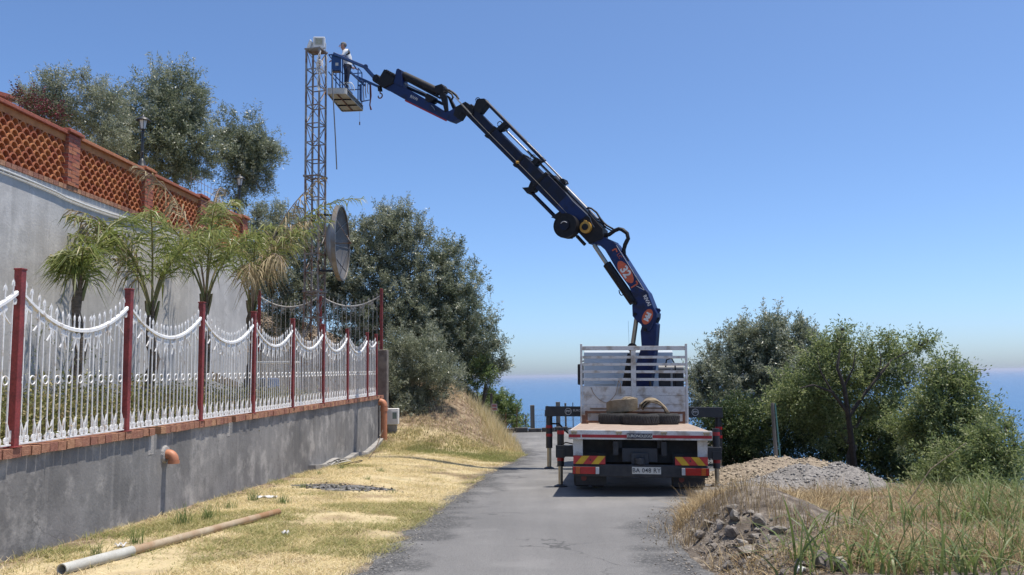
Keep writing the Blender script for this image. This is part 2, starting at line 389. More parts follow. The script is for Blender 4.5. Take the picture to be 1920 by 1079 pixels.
bk_ = ss((YY - 26.8) / 2.0) * (XX < roadL(YY)) * ss((roadL(YY) - XX - .5) / .8) + .75 * np.exp(-((XX - K * YY + FA) / .38) ** 2) * (YY < 27) * ((XX - K * YY) > -FA - .1)
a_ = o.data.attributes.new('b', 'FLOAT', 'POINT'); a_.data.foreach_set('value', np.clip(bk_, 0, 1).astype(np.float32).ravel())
# ------------------------------------------------------------------ road sheet (asphalt with crumbling gravel edges)
ry = np.concatenate([np.linspace(-10, 6, 20), np.arange(6.1, 41, .1)]); nr = 26
rows = []; ev = []
for Y in ry:
    l = float(roadL(Y)); r_ = float(roadR(Y))
    l2 = l - .22 + .85 * (float(fbm(Y, 3.3, .9, 2)) - .5); r2 = r_ + .25 + .5 * (float(fbm(Y, 9.3, 1.0, 4)) - .5)
    for i in range(nr):
        t = i / (nr - 1); t = .5 - .5 * math.cos(math.pi * t)
        xx = l2 + (r2 - l2) * t; rows.append((xx, Y, 0)); ev.append(min(xx - l2, (r2 - xx)))
V = np.array(rows); ev = np.array(ev)
V[:, 2] = hroad(V[:, 1]) + .012 + np.where(ev < .12, -.02 * (1 - ev / .12), 0) + .20 * 0
Lx = roadL(V[:, 1]); out = np.maximum(0, Lx - V[:, 0]); V[:, 2] += np.interp(V[:, 1], [9, 27], [.11, .29]) * ss(out / 3.0)
Rx = roadR(V[:, 1]); V[:, 2] += .16 * ss((V[:, 0] - Rx - .1) / .8) * ss((14.5 - V[:, 1]) / 2.0)
ii = (np.arange(len(ry) - 1)[:, None] * nr + np.arange(nr - 1)).ravel(); Fq = np.stack([ii, ii + 1, ii + nr + 1, ii + nr], 1)
m, N, L, P = nodes('asphalt'); g = N.new('ShaderNodeNewGeometry'); at = N.new('ShaderNodeAttribute'); at.attribute_name = 'v'
c0 = rmp(nz(.45, 5), [(.35, (.160, .158, .155)), (.52, (.187, .184, .180)), (.68, (.218, .213, .206))])
gr = rmp(nz(110, 4), [(.3, (.55, .55, .55)), (.5, (1, 1, 1)), (.72, (1.4, 1.38, 1.35))])
mu = N.new('ShaderNodeVectorMath'); mu.operation = 'MULTIPLY'; L.new(c0, mu.inputs[0]); L.new(gr, mu.inputs[1])
grav = rmp(nz(34, 8), [(.36, (.05, .05, .05)), (.5, (.085, .085, .085)), (.60, (.13, .128, .125)), (.7, (.30, .29, .275))])
mr = N.new('ShaderNodeMapRange'); mr.inputs[1].default_value = .30; mr.inputs[2].default_value = .75; mr.inputs[3].default_value = 1; mr.inputs[4].default_value = 0
ad = N.new('ShaderNodeMath'); ad.operation = 'ADD'; ns = N.new('ShaderNodeMapRange'); ns.inputs[1].default_value = .3; ns.inputs[2].default_value = .7; ns.inputs[3].default_value = -.45; ns.inputs[4].default_value = .45
L.new(nz(1.6, 7), ns.inputs[0]); L.new(at.outputs['Fac'], ad.inputs[0]); L.new(ns.outputs[0], ad.inputs[1]); L.new(ad.outputs[0], mr.inputs[0])
x = N.new('ShaderNodeMix'); x.data_type = 'RGBA'; L.new(mr.outputs[0], x.inputs[0]); L.new(mu.outputs[0], x.inputs[6]); L.new(grav, x.inputs[7])
# cracks
vo = N.new('ShaderNodeTexVoronoi'); vo.feature = 'DISTANCE_TO_EDGE'; vo.inputs['Scale'].default_value = .55
wv = N.new('ShaderNodeVectorMath'); wv.operation = 'ADD'; nn = N.new('ShaderNodeTexNoise'); nn.inputs['Scale'].default_value = 2.2; nn.inputs['Detail'].default_value = 6
L.new(g.outputs['Position'], nn.inputs[0]); sc_ = N.new('ShaderNodeVectorMath'); sc_.operation = 'SCALE'; sc_.inputs[3].default_value = .9; L.new(nn.outputs['Color'], sc_.inputs[0])
L.new(g.outputs['Position'], wv.inputs[0]); L.new(sc_.outputs[0], wv.inputs[1]); L.new(wv.outputs[0], vo.inputs[0])
cm = N.new('ShaderNodeMapRange'); cm.inputs[1].default_value = .004; cm.inputs[2].default_value = .014; cm.inputs[3].default_value = .75; cm.inputs[4].default_value = 0; L.new(vo.outputs['Distance'], cm.inputs[0])
cmk = N.new('ShaderNodeMapRange'); cmk.inputs[1].default_value = .48; cmk.inputs[2].default_value = .6; L.new(nz(.7, 3), cmk.inputs[0])
cc = N.new('ShaderNodeMath'); cc.operation = 'MULTIPLY'; L.new(cm.outputs[0], cc.inputs[0]); L.new(cmk.outputs[0], cc.inputs[1])
x2 = N.new('ShaderNodeMix'); x2.data_type = 'RGBA'; L.new(cc.outputs[0], x2.inputs[0]); L.new(x.outputs[2], x2.inputs[6]); x2.inputs[7].default_value = (.05, .05, .05, 1)
# pale dusty stains
mpt = N.new('ShaderNodeMapping'); mpt.inputs['Scale'].default_value = (1.5, .10, 1); L.new(g.outputs['Position'], mpt.inputs[0]); nt_ = N.new('ShaderNodeTexNoise'); nt_.inputs['Scale'].default_value = 1.0; nt_.inputs['Detail'].default_value = 5; L.new(mpt.outputs[0], nt_.inputs[0])
tr_ = N.new('ShaderNodeMapRange'); tr_.inputs[1].default_value = .42; tr_.inputs[2].default_value = .6; tr_.inputs[3].default_value = .35; tr_.inputs[4].default_value = 0; L.new(nt_.outputs[0], tr_.inputs[0])
xt = N.new('ShaderNodeMix'); xt.data_type = 'RGBA'; L.new(tr_.outputs[0], xt.inputs[0]); L.new(x2.outputs[2], xt.inputs[6]); xt.inputs[7].default_value = (.115, .115, .115, 1); x2 = xt
ds = N.new('ShaderNodeMapRange'); ds.inputs[1].default_value = .56; ds.inputs[2].default_value = .72; ds.inputs[4].default_value = .45; L.new(nz(.8, 8), ds.inputs[0])
x3 = N.new('ShaderNodeMix'); x3.data_type = 'RGBA'; L.new(ds.outputs[0], x3.inputs[0]); L.new(x2.outputs[2], x3.inputs[6]); x3.inputs[7].default_value = (.27, .265, .255, 1)
L.new(x3.outputs[2], P.inputs['Base Color']); P.inputs['Roughness'].default_value = .9; P.inputs['Specular IOR Level'].default_value = .25
b = N.new('ShaderNodeBump'); b.inputs['Strength'].default_value = .55; b.inputs['Distance'].default_value = .012; L.new(nz(80, 6), b.inputs['Height']); L.new(b.outputs[0], P.inputs['Normal'])
o = npmesh('road', V, Fq, m, ev, smooth=True); tag(o, kind='structure')
# low kerb at the bend
M_kerb = mat('dark_kerb', (.11, .10, .09), .95, col2=(.055, .05, .046), scale=4, bump=.5)
kb = thing('low_kerb', (1, 39.9, gz(1, 39.9)), 'low dark stone kerb along the far edge of the road bend', 'kerb')
for i, xx in enumerate(np.arange(-.9, 6.8, .62)):
    MB().box((xx, 40.0 + .25 * math.sin(xx * .5), float(hroad(40)) + .05), (.6, .28, .26 + .05 * (i % 3)), Matrix.Rotation(0, 4, 'Z')).build('kerb_stone', M_kerb, kb, bevel=.02)
# ------------------------------------------------------------------ front wall with brick coping
def wx(a, Y): return -a + K * Y
def ctop(Y): return -.67 + .0075 * (Y - 9.075)          # top of the coping
WD = Vector((K, 1, 0)).normalized(); WNV = Vector((1, -K, 0)).normalized()     # along the wall, out of its face
fw = thing('boundary_wall', (wx(FA, 15), 15, -2.2), 'low grey rendered boundary wall with brick coping below the white fence', 'wall')
mbw = MB(); Ya, Yb, n = 2.0, YEND, 60
def wallprism(mb, a0, a1, Y0, Y1, zb, zt, n=40):
    vs = []; fs = []
    for i in range(n + 1):
        Y = Y0 + (Y1 - Y0) * i / n
        for a in (a0, a1):
            for z in (zb(Y), zt(Y)): vs.append((wx(a, Y), Y, z))
    for i in range(n):
        b = i * 4; c = b + 4
        fs += [(b, c, c + 1, b + 1), (b + 2, b + 3, c + 3, c + 2), (b + 1, c + 1, c + 3, b + 3), (b, b + 2, c + 2, c)]
    fs += [(0, 1, 3, 2), (n * 4, n * 4 + 2, n * 4 + 3, n * 4 + 1)]
    return mb.add(vs, fs)
wallprism(mbw, FA, FA + .3, Ya, Yb, lambda Y: gz(wx(FA, Y) + .1, Y) - .3, lambda Y: ctop(Y) - .1).build('wall_body', M_front, fw)
bm_ = MB().box((0, 0, 0), (.34, .152, .098)).mesh('brick', M_brick)
pitch = .163; Y = Ya; i = 0
while Y < Yb - .05:
    if not (12.02 < Y < 12.2 or 14.75 < Y < 14.9):
        j = random.uniform
        Mx = frame((wx(FA, Y) - .115 + j(-.008, .008), Y + .08, ctop(Y) - .05 + j(-.004, .004)), WNV, WD) @ Euler((j(-.02, .02), j(-.02, .02), j(-.025, .025))).to_matrix().to_4x4()
        inst(bm_, 'brick', Mx, fw)
    Y += pitch; i += 1
for (Y, w, z0, z1) in ((12.1, .16, -.30, -.02), (14.85, .14, -.26, -.02)):
    MB().box((0, 0, 0), (.05, w, z1 - z0), frame((wx(FA, Y) - .021, Y, ctop(Y) - .1 + (z0 + z1) / 2 + .02), WNV, WD)).build('mortar_patch', M_mortar, fw, bevel=.01)
wallprism(MB(), FA - .16, FA + .02, 19.5, Yb - .02, lambda Y: gz(wx(FA - .1, Y), Y) - .2, lambda Y: gz(wx(FA - .1, Y), Y) + .10 + .03 * math.sin(Y * 3)).build('footing', M_concrete, fw)
# ------------------------------------------------------------------ ironwork fence
def spiral_pair(name):
    """two scrolls back to back with tails that flare upwards, in the y-z plane"""
    mb = MB()
    for sgn in (-1, 1):
        pts = []
        for k in range(15):
            t = k / 14; a = -math.pi * .5 + t * 3.4 * math.pi; r = .007 + .026 * (1 - t) ** .8
            pts.append((0, sgn * (.047 + r * math.cos(a) * 1.0), .040 + r * math.sin(a)))
        tail = [(0, sgn * (.060), .215), (0, sgn * .040, .175), (0, sgn * .018, .12), (0, sgn * .010, .06), (0, sgn * .022, .012)]
        mb.tube(tail + pts, .0095, 4, False)
    return mb.mesh(name, M_white)
SP = spiral_pair('scroll')
RING = MB().lathe([(.047 + .007 * math.cos(a), .009 * math.sin(a)) for a in np.linspace(0, 2 * math.pi, 6, endpoint=False)], 16, Matrix.Rotation(math.pi / 2, 4, 'Y'), True).mesh('ring', M_white, True)
def barmesh(h, m_):
    mb = MB(); w = .0066
    mb.bar((0, 0, 0), (0, 0, h - .03), 2 * w, 2 * w)
    mb.add([(w, w, h - .03), (-w, w, h - .03), (-w, -w, h - .03), (w, -w, h - .03), (0, 0, h + .03)], [(0, 1, 4), (1, 2, 4), (2, 3, 4), (3, 0, 4)])
    for sgn in (-1, 1):
        mb.tube([(0, 0, h - .005), (0, sgn * .012, h - .025), (.0, sgn * .026, h - .062)], [.009, .009, .004], 4)
    return mb.mesh('bar', m_)
def panel(fence, A, B, nb, zrail_end, sag, m_, zb=.03, fin=.17, detail=True):
    """one swag panel between post centres A and B (on the coping)"""
    A, B = Vector(A), Vector(B); d = B - A; l = d.length; y = d / l; x = Vector((y.y, -y.x, 0))
    def P(t, z): p = A + d * t; return Vector((p.x, p.y, p.z + z))
    def zr(t): return zrail_end - sag * (1 - (2 * t - 1) ** 2)
    e = .05 / l
    pn = MB()
    pts = [P(e + (1 - 2 * e) * k / 20, zr(e + (1 - 2 * e) * k / 20)) for k in range(21)]
    vs = []; fs = []
    for p in pts:
        for dx, dz in ((-.024, -.022), (.024, -.022), (.024, .012), (.012, .024), (-.012, .024), (-.024, .012)): vs.append(p + x * dx + Vector((0, 0, dz)))
    for k in range(20):
        for q in range(6): fs.append((k * 6 + q, k * 6 + (q + 1) % 6, k * 6 + 6 + (q + 1) % 6, k * 6 + 6 + q))
    fs += [(5, 4, 3, 2, 1, 0), tuple(range(120, 126))]
    pn.add(vs, fs); po = pn.build('panel', m_, fence)
    MB().bar(P(e, zb), P(1 - e, zb), .026, .016).build('bottom_rail', m_, po)
    sp = 1 / nb
    for k in range(1, nb):
        t = k * sp; h = zr(t) + fin - zb
        inst(barmesh(h, m_), 'bar', frame(P(t, zb), x, y) @ Euler((random.gauss(0, .006), random.gauss(0, .006), random.uniform(-.3, .3))).to_matrix().to_4x4(), po)
    rg, sc = (RING, SP)
    if m_ is not M_white:
        rg = RING.copy(); rg.materials.clear(); rg.materials.append(m_); sc = SP.copy(); sc.materials.clear(); sc.materials.append(m_)
    for k in range(nb):
        t = (k + .5) * sp; 
        if k % 2 == 0:
            inst(rg, 'ring', frame(P(t, .70), x, y), po)
        if k % 2 == 1 and detail:
            inst(sc, 'scroll', frame(P(t, zb + .004), x, y) @ Matrix.Scale(1.12, 4), po)
            M_ = frame(P(t, zr(t) - .03), x, y); sl = -sag * -2 * (2 * t - 1) * 2 / l
            inst(sc, 'scroll', M_ @ Matrix.Rotation(math.atan(sl), 4, 'X') @ Matrix.Scale(-1, 4, (0, 0, 1)) @ Matrix.Scale(1.02, 4), po)
    return po
ff = thing('iron_fence', (wx(FA + .14, 15), 15, ctop(15)), 'white wrought iron fence with red posts and swag rails on the low brick coped wall', 'fence')
PY = [9.075 + 2.3 * WD.y * k for k in range(-2, 8)] + [9.075 + 2.3 * WD.y * 7.5 + .05]
def fpt(Y): return Vector((wx(FA, Y), Y, ctop(Y)))
for k, Y in enumerate(PY):
    p = fpt(Y); mb = MB(); mb.box((0, 0, .94), (.085, .085, 1.88), frame(p, WNV, WD)); mb.box((0, 0, 1.885), (.098, .098, .02), frame(p, WNV, WD)); mb.box((0, 0, .006), (.13, .13, .012), frame(p, WNV, WD))
    mb.build('post', M_red, ff, bevel=.006)
for k in range(len(PY) - 1):
    half = k == len(PY) - 2
    panel(ff, fpt(PY[k]), fpt(PY[k + 1]), 10 if half else 20, 1.66, .18 if half else .38, M_white)
# ------------------------------------------------------------------ rear fence on its concrete wall
PC = atY(715, 655, 27.5); PC.z = .90
rp_ = [Vector((PC.x - 1.96 * k, 27.5 - .05 * k, .90)) for k in range(4)]
M_pillar = mat('shaded_concrete', (.22, .19, .165), .9, col2=(.12, .10, .09), scale=5, bump=.5, bscale=30, fine=.15)  # concrete with the pillar's shaded face put into a darker, browner colour
rw = thing('rear_wall', (-6.5, 27.5, -.85), 'rough concrete wall carrying the taller fence behind the lattice tower', 'wall')
MB().box((-7.62, 27.5, .0), (6.3, .24, 1.78)).build('wall_body', M_concrete, rw)
MB().box((PC.x + .03, 27.5, -.75), (.36, .40, 3.3)).build('pillar', M_pillar, rw, bevel=.015)
rf = thing('iron_fence', (PC.x - 2, 27.5, .9), 'greyed iron fence with tall red posts on the rear concrete wall beside olive trees', 'fence')
for k, p in enumerate(rp_):
    MB().box((p.x, p.y, p.z + .99), (.09, .09, 1.98)).build('post', M_red, rf, bevel=.006)
for k in range(3): panel(rf, rp_[k + 1], rp_[k], 14, 1.78, .36, M_greyiron, zb=.05, fin=.15, detail=True)
# ------------------------------------------------------------------ upper retaining wall
UT = 3.22
uw = thing('retaining_wall', (wx(UA, 15), 15, -.85), 'tall pale rendered retaining wall behind the palms', 'wall')
YU = 22.35
wallprism(MB(), UA, UA + .35, 1, YU, lambda Y: -1.2, lambda Y: UT, 30).build('wall_body', M_upper, uw)
MB().add([(wx(UA + .02, YU), YU - .3, -1.2), (wx(UA + .02, YU) - 6, YU - .3, -1.2), (wx(UA + .02, YU) - 6, YU, -1.2), (wx(UA + .02, YU), YU, -1.2)] + [(wx(UA + .02, YU), YU - .3, UT - .01), (wx(UA + .02, YU) - 6, YU - .3, UT - .01), (wx(UA + .02, YU) - 6, YU, UT - .01), (wx(UA + .02, YU), YU, UT - .01)], [(0, 1, 2, 3), (4, 7, 6, 5), (0, 4, 5, 1), (1, 5, 6, 2), (2, 6, 7, 3), (3, 7, 4, 0)]).build('return_wall', M_upper, uw)
# ------------------------------------------------------------------ terracotta balustrade
bl = thing('balustrade', (wx(UA, 16), 16, UT), 'terracotta fish scale tile balustrade with red brick pillars on top of the retaining wall', 'balustrade')
Pil = [8.95, 11.57, 14.18, 16.80, 19.40, 21.95]
ub = MB().box((0, 0, 0), (.30, .122, .075)).mesh('brick', M_brick)
Y = 8.0
while Y < 22.2:
    inst(ub, 'brick', frame((wx(UA + .125, Y), Y, UT + .0385), WNV, WD), bl); Y += .133
def arch(n=8, ro=.092, ri=.074, dep=.20):
    vs = []; fs = []
    for i in range(n + 1):
        a = math.pi * i / n
        for r in (ro, ri):
            for x in (-dep / 2, dep / 2): vs.append((x, r * math.cos(a), r * 1.12 * math.sin(a)))
    for i in range(n):
        b = i * 4; c = b + 4
        fs += [(b, c, c + 1, b + 1), (b + 2, b + 3, c + 3, c + 2), (b, b + 2, c + 2, c), (b + 1, c + 1, c + 3, b + 3)]
    fs += [(0, 1, 3, 2), (n * 4, n * 4 + 2, n * 4 + 3, n * 4 + 1)]
    return vs, fs
av, af = arch(); TILE = MB().add(av, af).mesh('tile', M_terra)
zt0 = UT + .077; far = MB()
for b in range(0, 5):
    y0, y1 = Pil[b] + .18, Pil[b + 1] - .18; nc = 12; pc = (y1 - y0) / nc
    for r in range(8):
        for c in range(nc if r % 2 == 0 else nc - 1):
            Y = y0 + pc * (c + .5 + (.5 if r % 2 else 0)); M_ = frame((wx(UA + .11, Y), Y, zt0 + r * .0925), WNV, WD)
            if 0 < b < 4: inst(TILE, 'tile', M_, bl)
            else: far.add(av, af, M_)
    n_ = 24; zc = zt0 + .80
    wallprism(MB(), UA + .02, UA + .20, y0 - .02, y1 + .02, lambda Y: zt0 + .74 + .0, lambda Y: zc + .05, 2).build('plaster_band', M_plasterorange, bl)
    wallprism(MB(), UA - .04, UA + .27, y0 - .01, y1 + .01, lambda Y: zc + .051, lambda Y: zc + .115, 2).build('coping', M_redbrick, bl, bevel=.01)
o = far.build('far_tiles', M_terra, bl); tag(o, kind='stuff')
pb = MB().box((0, 0, 0), (.115, .225, .058)).mesh('brick', M_redbrick)
for Y in Pil:
    cx = wx(UA + .13, Y); B = frame((cx, Y, zt0), WNV, WD)
    core = MB().box((0, 0, .44), (.33, .33, .87), B).build('pillar', M_mortar, bl)
    for r in range(13):
        for q in range(4):
            rot = Matrix.Rotation(q * math.pi / 2, 4, 'Z'); off = .056 if r % 2 else -.056
            inst(pb, 'brick', B @ rot @ Matrix.Translation((.117, off, .034 + r * .0675)), core)
    mb = MB(); mb.box((0, 0, .915), (.44, .44, .05), B); mb.box((0, 0, .955), (.37, .37, .03), B); mb.build('pillar_cap', M_redbrick, core, bevel=.008)
ZCAP = zt0 + .97
# ------------------------------------------------------------------ lamps, conduit and other things on the upper wall
M_black = mat('black_iron', (.018, .02, .022), .45, col2=(.03, .032, .033), scale=20)
M_glass = mat('frosted_glass', (.55, .56, .55), .25, col2=(.5, .5, .5))
M_pvc = mat('orange_pvc', (.50, .20, .10), .55, col2=(.42, .17, .09), scale=7, fine=.06)
M_whitepl = mat('white_plastic', (.74, .73, .69), .5, col2=(.66, .64, .6), scale=8)
def lamp(Y, label):
    c = Vector((wx(UA + .13, Y), Y, ZCAP)); t = thing('lamp_post', c, label, 'lamp', 'lamps on the balustrade pillars')
    Tm = Matrix.Translation(c)
    MB().lathe([(0, 0), (.105, 0), (.105, .02), (.085, .05), (.065, .12), (.045, .17), (.03, .19), (0, .19)], 16, Tm).build('base', M_black, t, True)
    MB().lathe([(.028, .18), (.028, .3), (.036, .31), (.036, .33), (.026, .34), (.024, .72), (.034, .73), (.034, .75), (.02, .78)], 12, Tm).build('pole', M_black, t, True)
    gl = MB().lathe([(.05, .80), (.085, .98), (0, .98)], 6, Tm).build('lantern_glass', M_glass, t)
    mb = MB()
    for k in range(6):
        a = k * math.pi / 3; mb.tube([c + Vector((.052 * math.cos(a), .052 * math.sin(a), .80)), c + Vector((.088 * math.cos(a), .088 * math.sin(a), .985))], .006, 5)
    mb.lathe([(0, .775), (.055, .785), (.055, .805), (0, .81)], 6, Tm); mb.build('lantern_frame', M_black, t)
    MB().lathe([(.14, .975), (.135, .995), (.085, 1.035), (.03, 1.06), (.012, 1.10), (0, 1.11)], 16, Tm).build('lantern_cap', M_black, t, True)
lamp(Pil[3], 'black lantern lamp post on the balustrade pillar in front of the big olive')
lamp(Pil[5], 'black lantern lamp post on the end pillar of the balustrade beside the rounded olive')
pts = [(wx(UA - .03, Y), Y, UT - .10 - .035 * math.sin((Y - 8) * 1.15) - (.02 if Y > 14 else 0)) for Y in np.arange(8, 17.01, .3)]
cd = thing('cable_conduit', pts[10], 'white cable conduit running along the top of the retaining wall', 'conduit')
MB().tube(pts, .016, 6).build('conduit', M_whitepl, cd, True)
MB().tube([(p[0], p[1], p[2] - .045) for p in pts], .008, 5).build('cable', M_whitepl, cd, True)
MB().box((wx(UA - .04, 17.1), 17.1, UT - .17), (.10, .16, .22)).build('junction_box', M_whitepl, cd, bevel=.012)
MB().tube([(wx(UA - .06, 17.1), 17.1, UT - .06), (wx(UA - .10, 17.05), 17.0, UT + .1), (wx(UA - .05, 16.9), 16.9, UT + .2)], .012, 6).build('cable', M_whitepl, cd, True)
c = ray(152, 432); Yl = UA / (K - c.x); c = c * Yl
wl_ = thing('wall_lamp', c, 'small dark hooded lamp on the pale retaining wall above the palms', 'lamp')
MB().add([(c.x, c.y - .07, c.z - .07), (c.x + .13, c.y - .07, c.z - .07), (c.x + .13, c.y + .07, c.z - .07), (c.x, c.y + .07, c.z - .07), (c.x, c.y, c.z + .12)], [(0, 1, 2, 3), (0, 4, 1), (1, 4, 2), (2, 4, 3), (3, 4, 0)]).build('hood', M_black, wl_)
MB().box((c.x + .01, c.y, c.z - .14), (.05, .12, .12)).build('bracket', M_black, wl_)
# second, farther parapet on the terrace
fp = thing('parapet_wall', (-14, 18, 3.1), 'red brick parapet rising behind the shrubs on the terrace', 'wall')
a_ = atY(-60, 158, 21); b_ = atY(122, 206, 25)
MB().bar((a_.x, a_.y, 3.1 + (a_.z - 3.1) / 2 - .1), (b_.x, b_.y, 3.1 + (b_.z - 3.1) / 2 - .1), .25, a_.z - 3.3).build('wall_body', M_redbrick, fp)
MB().bar((a_.x, a_.y, a_.z - .08), (b_.x, b_.y, b_.z - .08), .4, .1).build('coping', M_redbrick, fp)
# wire cage near the end pillar
wc = thing('wire_trellis', (wx(UA + .6, 20.6), 20.6, 3.2), 'rusty wire trellis standing behind the end of the balustrade', 'trellis')
M_rustwire = mat('rusty_wire', (.20, .12, .08), .8, col2=(.30, .26, .22), scale=20)
for k in range(9):
    Y = 19.9 + k * .19; MB().tube([(wx(UA + .5, Y), Y, 3.2), (wx(UA + .5, Y), Y, 4.95 - .05 * (k % 3))], .006, 4).build('wire', M_rustwire, wc)
for z in (4.1, 4.45, 4.8): MB().tube([(wx(UA + .5, 19.85), 19.85, z), (wx(UA + .5, 21.5), 21.5, z)], .005, 4).build('wire', M_rustwire, wc)
# ------------------------------------------------------------------ pipes on and by the front wall
def pelbow(px, py):
    r = ray(px, py); Y = FA / (K - r.x); return r * Y
c = pelbow(309, 852); t = thing('drain_elbow', c, 'orange plastic drain elbow sticking out of the grey boundary wall', 'pipe')
pts = [c + WNV * (-.08), c + WNV * .05] + [c + WNV * (.05 + .085 * math.sin(a)) + Vector((0, 0, -.085 * (1 - math.cos(a)))) for a in np.linspace(.2, math.pi / 2, 6)]
pts.append(pts[-1] + Vector((0, 0, -.05)))
MB().tube(pts, .07, 16, False).build('elbow', M_pvc, t, True)
MB().tube([pts[-2], pts[-1]], .082, 16, False).build('collar', M_pvc, t, True)
MB().tube([pts[-1] + Vector((0, 0, .03)), pts[-1] + Vector((0, 0, .02))], .062, 16).build('opening', M_black, t)
MB().lathe([(.075, 0), (.13, .0), (.11, .03), (.075, .035)], 14, frame(c + WNV * .001, WD, (0, 0, 1))).build('mortar_collar', M_mortar, t)
q = Vector((wx(FA - .16, 26.75), 26.75, 0)); g0 = gz(q.x, q.y)
t = thing('drain_pipe', (q.x, q.y, g0), 'upright orange drainpipe at the end of the grey boundary wall', 'pipe')
MB().tube([(q.x, q.y, g0 - .05), (q.x, q.y, -.86)], .10, 16).build('pipe', M_pvc, t, True)
MB().tube([(q.x, q.y, -.88)] + [(q.x - .10 * (1 - math.cos(a)), q.y, -.86 + .12 * math.sin(a)) for a in np.linspace(0, math.pi / 2, 6)] + [(q.x - .3, q.y, -.74)], .108, 16).build('elbow', M_pvc, t, True)
MB().tube([(q.x, q.y, -1.02), (q.x, q.y, -.9)], .115, 16).build('collar', M_pvc, t, True)
bx = atY(737, 781, 27.35); t = thing('meter_box', (bx.x, bx.y, gz(bx.x, bx.y)), 'cream utility meter box on a concrete pier beside the orange drainpipe', 'meter box')
zg = gz(bx.x, bx.y)
MB().box((bx.x - .02, bx.y + .06, (zg - .1 + bx.z - .24) / 2), (.26, .26, bx.z - .24 - zg + .1)).build('pier', M_concrete, t, bevel=.01)
MB().box((bx.x, bx.y, bx.z), (.36, .30, .50)).build('box', M_whitepl, t, bevel=.02)
MB().box((bx.x + .06, bx.y - .153, bx.z - .0), (.22, .012, .36)).build('door', M_whitepl, t, bevel=.004)
MB().box((bx.x + .07, bx.y - .162, bx.z + .03), (.13, .008, .2)).build('window', mat('meter_window', (.20, .26, .22), .2), t)
# long pipe lying on the verge
p0 = gpx(118, 1077); p1 = gpx(522, 966)
d = (p1 - p0).normalized(); pr = .048
t = thing('lying_pipe', p0, 'long rust stained grey pipe lying on the dry grass', 'pipe')
M_pipe = mat('stained_pipe', (.40, .335, .235), .75, col2=(.27, .15, .07), scale=2.2, detail=6, lo=.38, hi=.62, fine=.15)
M_pipe2 = mat('grey_pipe', (.46, .46, .42), .7, col2=(.38, .37, .33), scale=6, fine=.12)
up = Vector((0, 0, pr * .9)); LN = (p1 - p0).length
def ring(a, b, r0, r1): return MB().lathe([(r0, 0), (r0, (b - a).length), (r1, (b - a).length), (r1, 0)], 16, frame(a, *(lambda w: (w, d.cross(w)))(Vector((0, 0, 1)).cross(d).normalized())), True)
ring(p0 + up + d * (LN * .22), p1 + up, pr, pr - .008).build('pipe', M_pipe, t, True)
ring(p0 + up - d * .02, p0 + up + d * (LN * .235), pr + .008, pr - .002).build('coupling', M_pipe2, t, True)
# ------------------------------------------------------------------ lattice tower
M_galv = mat('rusty_galvanised', (.30, .285, .27), .65, metal=.3, col2=(.20, .11, .065), scale=5, detail=7, lo=.38, hi=.56)
TY = 25.0; tb = atY(590, 620, TY); ttop = atY(593, 96, TY); tb.z = -.85
ang = math.radians(-14); hw = .215
tw = thing('lattice_tower', tb, 'rusty steel lattice tower with dish and floodlights rising behind the white fence', 'tower')
def tcorn(k, z):
    s = 1.0 if z > 2.55 else 1 + (2.55 - z) * .085
    a = ang + math.pi / 4 + k * math.pi / 2; f = (z + .85) / (ttop.z + .85); cx = tb.x + (ttop.x - tb.x) * f
    return Vector((cx + hw * 1.414 * s * math.cos(a), TY + hw * 1.414 * s * math.sin(a), z))
zs = list(np.arange(-.85, 2.5, .66)) + list(np.arange(2.55, ttop.z - .2, .56)) + [ttop.z - .02]
for k in range(4):
    mb = MB()
    for a, b in ((-.85, 2.55), (2.55, ttop.z - .02)): mb.bar(tcorn(k, a), tcorn(k, b), .048, .048, (math.cos(ang), math.sin(ang), 0))
    mb.build('leg', M_galv, tw)
for i in range(len(zs) - 1):
    for k in range(4):
        k2 = (k + 1) % 4
        MB().bar(tcorn(k, zs[i + 1]), tcorn(k2, zs[i + 1]), .02, .03).build('brace', M_galv, tw)
        a, b = (tcorn(k, zs[i]), tcorn(k2, zs[i + 1])) if (i + k) % 2 else (tcorn(k2, zs[i]), tcorn(k, zs[i + 1]))
        MB().tube([a, b], .012, 6).build('brace', M_galv, tw)
for z in (2.55, 6.0):
    mb = MB()
    for k in range(4): mb.bar(tcorn(k, z) * 1.0, tcorn((k + 1) % 4, z), .075, .03)
    for k in range(4): mb.box(tcorn(k, z), (.12, .12, .05))
    mb.build('flange', M_galv, tw)
MB().box((ttop.x, TY, ttop.z), (.52, .52, .035), Matrix.Translation((ttop.x, TY, 0)) @ Matrix.Rotation(ang, 4, 'Z') @ Matrix.Translation((-ttop.x, -TY, 0))).build('top_plate', M_galv, tw)
# white cables on the tower
mb = MB()
for j in range(3):
    c0 = tcorn(0, ttop.z - .05) if j == 0 else tcorn(3, ttop.z - .1)
    pts = [c0 + Vector((.05 * math.sin(k * 1.3 + j), -.06 + .04 * math.cos(k * 1.7), -.14 * k)) for k in range(10)]
    mb.tube(pts, .010, 5)
for j in range(4):
    cc = tcorn(3, ttop.z - .55 - .05 * j) + Vector((.02, -.05, 0))
    mb.tube([cc + Vector((.10 * math.cos(a), .03 * math.sin(a * 2 + j), .16 * math.sin(a))) for a in np.linspace(0, 6.28, 12)], .010, 5)
mb.build('cable', M_whitepl, tw, True)
